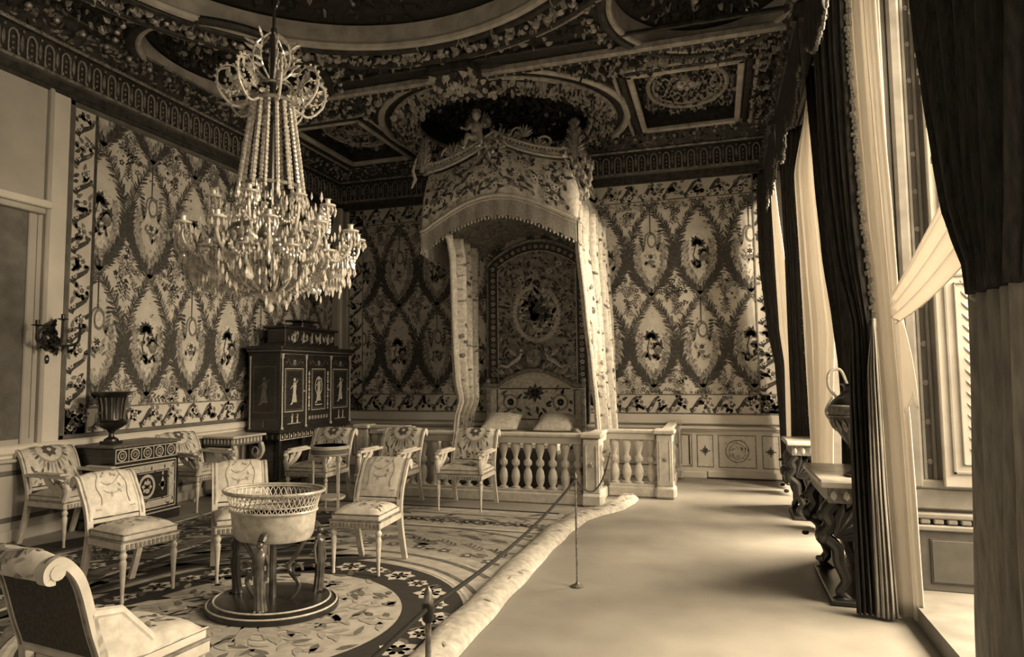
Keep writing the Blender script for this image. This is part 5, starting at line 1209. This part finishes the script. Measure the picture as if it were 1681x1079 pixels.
t = thing('console_ewer', 'large dark ewer with a loop handle standing on the near console table', 'ewer', (.93, 5.46, .855))
m = MB(); m.lathe([(.085, 0), (.09, .015), (.05, .03), (.022, .07), (.018, .17), (.035, .19), (.06, .23), (.12, .32), (.165, .42), (.17, .47), (.15, .53), (.09, .58), (.06, .61), (.065, .64), (.09, .66)], (0, 0, 0), 28); m.build('body', BLACKB, t)
m = MB(); m.lathe([(.172, .44), (.178, .46), (.178, .5), (.165, .51)], (0, 0, 0), 28); m.tube([(.171 * cos(a), .171 * sin(a), .43) for a in [i * pi / 16 for i in range(32)]], .006, 6, closed=True)
for k in range(20): a = 2 * pi * k / 20; m.leaf((.12 * cos(a), .12 * sin(a), .31), V((-sin(a), cos(a), 0)), V((.45 * cos(a), .45 * sin(a), .9)), V((cos(a), sin(a), 0)), pi / 2, .11, .04, .012)
m.build('gilt_band', INLAYM, t)
m = MB(); m.tube(smooth_path([(-.11, 0, .56), (-.16, 0, .64), (-.15, 0, .74), (-.08, 0, .76), (-.04, 0, .66)]), .011, 7); m.tube(smooth_path([(-.15, 0, .38), (-.19, -.02, .46), (-.14, -.03, .56)]), .008, 6); m.build('handle', INLAY, t)
console((.82, 8.02, .001), 'second dark console table farther along the window wall, mostly hidden by drapery', .66)

# ------------------------------------------------------------------ wall sconce
t = thing('wall_sconce', 'dark bronze branched wall light on the pilaster at the left edge', 'wall light', (XL + .05, 5.16, 2.02))
m = MB(); m.lathe([(0, 0), (.05, .0), (.06, .02), (.03, .05), (.0, .06)], (0, 0, 0), 14); m.v = [(z, y, x * 1.6) for x, y, z in m.v]
for k in range(26): m.leaf((.03, ru(-.08, .08), ru(-.15, .12)), V((0, 1, 0)), V((0, 0, 1)), V((1, 0, 0)), ru(0, 6.3), ru(.06, .13), .04, .04)
m.tube([(.03, .09 * cos(a), .02 + .09 * sin(a)) for a in [i * pi / 10 for i in range(20)]], .016, 7, closed=True); m.blob((.03, .0, -.22), (.02, .025, .05), 7)
m.build('back_plate', BLACKB, t)
for sy, z in ((-1, .0), (1, .0), (.15, .08)):
    m = MB(); m.tube(smooth_path([(.03, 0, -.02), (.12, sy * .1, -.08), (.18, sy * .22, -.04), (.19, sy * .24, .1 + z)]), .014, 8); m.lathe([(.01, 0), (.05, .012), (.055, .02), (.02, .022), (.018, .06), (.024, .065)], (.19, sy * .24, .1 + z), 12); 
    for k in range(5): m.leaf((.1 + .02 * k, sy * (.08 + .03 * k), -.07), V((0, 1, 0)), V((0, 0, 1)), V((1, 0, 0)), ru(0, 6), .08, .03, .02)
    m.build('candle_arm', BLACKB, t)

# ------------------------------------------------------------------ chandelier
HX, HY = -3.07, 4.1
t = thing('crystal_chandelier', 'large crystal chandelier with bead strands and two tiers of candle arms hanging from the ceiling', 'chandelier', (HX, HY, 0))
m = MB(); m.tube([(0, 0, 4.2), (0, 0, ZC + .2)], .012, 8); m.tube([(0, 0, 2.2), (0, 0, 4.2)], .022, 8)
for z in (4.4, 4.6, 4.8, 5.0, 5.2): m.tube([(.025 * cos(a), 0, z + .05 * sin(a)) for a in [i * pi / 6 for i in range(12)]], .008, 5, closed=True)
m.build('stem', BLACKB, t)
def circ(r, z, n=36): return [(r * cos(2 * pi * i / n), r * sin(2 * pi * i / n), z) for i in range(n)]
for r, z, w in ((.16, 3.62, .016), (.12, 3.75, .01), (.13, 3.5, .012), (.22, 2.98, .014), (.3, 2.66, .018), (.4, 2.5, .02), (.16, 2.2, .012)): m = MB(); m.tube(circ(r, z), w, 6, 0, True); m.build('frame_ring', GILT, t)
m = MB(); m.lathe([(.09, 2.5), (.12, 2.56), (.12, 2.62), (.07, 2.7)], (0, 0, 0), 20); m.build('hub_bowl', GILT, t)
# bead strands from crown to the middle ring
strand = None; bead = MB()
L = 20
for k in range(L + 1):
    q = k / L; r = lerp(.15, .235, q ** 1.6) + .015 * sin(q * pi); z = lerp(3.6, 2.95, q); bead.blob((r, 0, z), (.017, .017, .02), 6)
strand = bead.build('bead_strand', CRYS, t)
for i in range(1, 17):
    o = strand.copy(); col.objects.link(o); o.parent = t; o.rotation_euler.z = 2 * pi * i / 17
bead = MB()
for k in range(17):
    q = k / 16; r = lerp(.4, .13, q) + .05 * sin(q * pi); z = lerp(2.46, 2.2, q) - .05 * sin(q * pi); bead.blob((r, 0, z), (.016, .016, .016), 6)
s2 = bead.build('lower_bead_strand', CRYS, t)
for i in range(1, 24): o = s2.copy(); col.objects.link(o); o.parent = t; o.rotation_euler.z = 2 * pi * i / 24
# crown ornaments
for i in range(8):
    m = MB(); m.tube(smooth_path([(.14, 0, 3.62), (.26, 0, 3.56), (.37, 0, 3.66), (.38, 0, 3.8), (.3, 0, 3.84)]), .01, 6); m.tube([(.3 + .09 * cos(a), 0, 3.76 + .1 * sin(a)) for a in [i * pi / 8 for i in range(16)]], .006, 5, closed=True)
    for k in range(14): m.blob((.3 + .1 * cos(k * .45), 0, 3.76 + .11 * sin(k * .45)), .013, 5)
    for k in range(9): a = k / 8; m.leaf((.16 + .16 * a, 0, 3.66 + .1 * a), V((1, 0, 0)), V((0, 0, 1)), V((0, 1, 0)), ru(.2, 2.9), .09, .035, .012)
    for k in range(6): m.blob((.33 - .01 * k, 0, 3.74 - .035 * k), (.012, .012, .015), 5)
    m.tube(smooth_path([(.05, 0, 3.8), (.14, 0, 3.9), (.13, 0, 4.05), (.04, 0, 4.15)]), .009, 6)
    for k in range(5): m.leaf((.12, 0, 3.86 + .05 * k), V((1, 0, 0)), V((0, 0, 1)), V((0, 1, 0)), ru(-.4, 1.2), .1, .03, .012)
    o = m.build('crown_branch', CRYS, t); o.rotation_euler.z = 2 * pi * i / 8
# candle arms : two tiers
def cup(m, x, z): m.lathe([(.01, z - .04), (.02, z - .03), (.014, z - .01), (.055, z), (.06, z + .012), (.02, z + .012), (.018, z + .05), (.027, z + .055)], (x, 0, 0), 12)
def armp(r0, r1, z0, z1, nm):
    m = MB(); m.tube(smooth_path([(r0, 0, z0), (r0 + (r1 - r0) * .35, 0, z0 - .1), (r0 + (r1 - r0) * .75, 0, z0 - .08), (r1, 0, z1 - .1), (r1, 0, z1 - .03)]), [.012] * 24 + [.01], 7); cup(m, r1, z1)
    for k in range(3): m.leaf((r0 + (r1 - r0) * (.3 + .2 * k), 0, z0 - .08), V((1, 0, 0)), V((0, 0, 1)), V((0, 1, 0)), ru(.6, 2.4), .08, .03, .012)
    a = m.build(nm, GILTL, t)
    m = MB()
    for k in range(9):
        b = 2 * pi * k / 9; L_ = .055 + .02 * (k % 2); m.lathe([(0, 0), (.004, -.01), (.013, -L_ * .6), (0, -L_)], (r1 + .055 * cos(b), .055 * sin(b), z1 - .002), 5)
    m.build('cup_prisms', CRYS, a); m = MB()
    for k in range(6): m.lathe([(0, 0), (.005, -.015), (.016, -.06), (0, -.09)], (r0 + (r1 - r0) * (.2 + .14 * k), 0, z0 - .09), 5)
    m.build('arm_prisms', CRYS, a); return a
def spin(a, n, off=0):
    a.rotation_euler.z = off
    for i in range(1, n):
        o = a.copy(); col.objects.link(o); o.parent = t; o.rotation_euler.z = off + 2 * pi * i / n
        for c in a.children: d = c.copy(); col.objects.link(d); d.parent = o
spin(armp(.38, .63, 2.52, 2.62, 'candle_arm'), 12, .1); spin(armp(.24, .42, 2.7, 2.84, 'upper_candle_arm'), 8, .3); spin(armp(.38, .54, 2.42, 2.46, 'lower_candle_arm'), 12, .36)
# festoons and hanging prisms
for i in range(12):
    m = MB()
    for k in range(15):
        q = k / 14; a = lerp(0, 2 * pi / 12, q); m.blob((.6 * cos(a), .6 * sin(a), 2.56 - .17 * sin(pi * q)), .012, 5)
    o = m.build('bead_festoon', CRYS, t); o.rotation_euler.z = .1 + 2 * pi * i / 12; m = MB()
    for k in range(15): q = k / 14; a = lerp(0, 2 * pi / 12, q); m.blob((.42 * cos(a), .42 * sin(a), 2.8 - .15 * sin(pi * q)), .011, 5)
    o = m.build('bead_festoon', CRYS, t); o.rotation_euler.z = .1 + 2 * pi * i / 12
m = MB()
for k in range(700):
    a = ru(0, 6.28); q = R(); r = lerp(.08, .6, sqrt(q)); z = lerp(2.16, 2.62, ru(.3, 1) * (r / .6) ** .8) + ru(-.06, .08); s = ru(.7, 1.4)
    m.lathe([(0, .0), (.006 * s, -.012), (.011 * s, -.04 * s), (0, -.065 * s)], (r * cos(a), r * sin(a), z), 4)
for k in range(260):
    a = ru(0, 6.28); r = ru(.16, .4); z = ru(2.6, 2.96); s = ru(.7, 1.3); m.lathe([(0, .0), (.006 * s, -.012), (.014 * s, -.05 * s), (0, -.08 * s)], (r * cos(a), r * sin(a), z), 5)
o = m.build('hanging_prisms', CRYS, t); o['kind'] = 'stuff'
m = MB(); m.lathe([(0, 2.06), (.02, 2.07), (.035, 2.1), (.02, 2.13), (.05, 2.16), (.16, 2.2)], (0, 0, 0), 14); m.build('finial', CRYS, t)

# ------------------------------------------------------------------ light
def area(name, loc, rot, sx, sy, e, c=(1, .80, .53)):
    l = bpy.data.lights.new(name, 'AREA'); l.shape = 'RECTANGLE'; l.size = sx; l.size_y = sy; l.energy = e; l.color = c
    o = bpy.data.objects.new(name, l); col.objects.link(o); o.location = loc; o.rotation_euler = rot; return o
EN = [420, 1500, 1350, 2000]  # first lamp shines through the added window out of view
for i, (a, b) in enumerate(WIN):
    area('daylight', (XR + 3.6, (a + b) / 2, 4.4), (0, radians(70), 0), 4.0, b - a + .8, EN[i])
w = bpy.data.worlds.new('world'); scene.world = w; w.use_nodes = True
bg = w.node_tree.nodes['Background']; bg.inputs[0].default_value = (1, .80, .53, 1); bg.inputs[1].default_value = .2

# ------------------------------------------------------------------ camera
cd = bpy.data.cameras.new('camera'); cam = bpy.data.objects.new('camera', cd); col.objects.link(cam); scene.camera = cam
yaw, pitch, roll, fl, pcx, pcy = -.3209, .0733, -.0085, 1103.63, 808.75, 534.57
f = V((sin(yaw) * cos(pitch), cos(yaw) * cos(pitch), sin(pitch))); r = V((cos(yaw), -sin(yaw), 0)); u = r.cross(f)
r2 = cos(roll) * r + sin(roll) * u; u2 = -sin(roll) * r + cos(roll) * u
cam.matrix_world = Matrix(((r2.x, u2.x, -f.x, 0), (r2.y, u2.y, -f.y, 0), (r2.z, u2.z, -f.z, 1.6), (0, 0, 0, 1)))
cd.sensor_width = 36; cd.lens = fl / 1681 * 36; cd.shift_x = (840.5 - pcx) / 1681; cd.shift_y = (pcy - 539.5) / 1681; cd.clip_start = .05
scene.view_settings.view_transform = 'Standard'; scene.view_settings.look = 'None'; scene.view_settings.gamma = 1; scene.view_settings.exposure = 0.72
scene.cycles.max_bounces = 6; scene.cycles.use_denoising = True
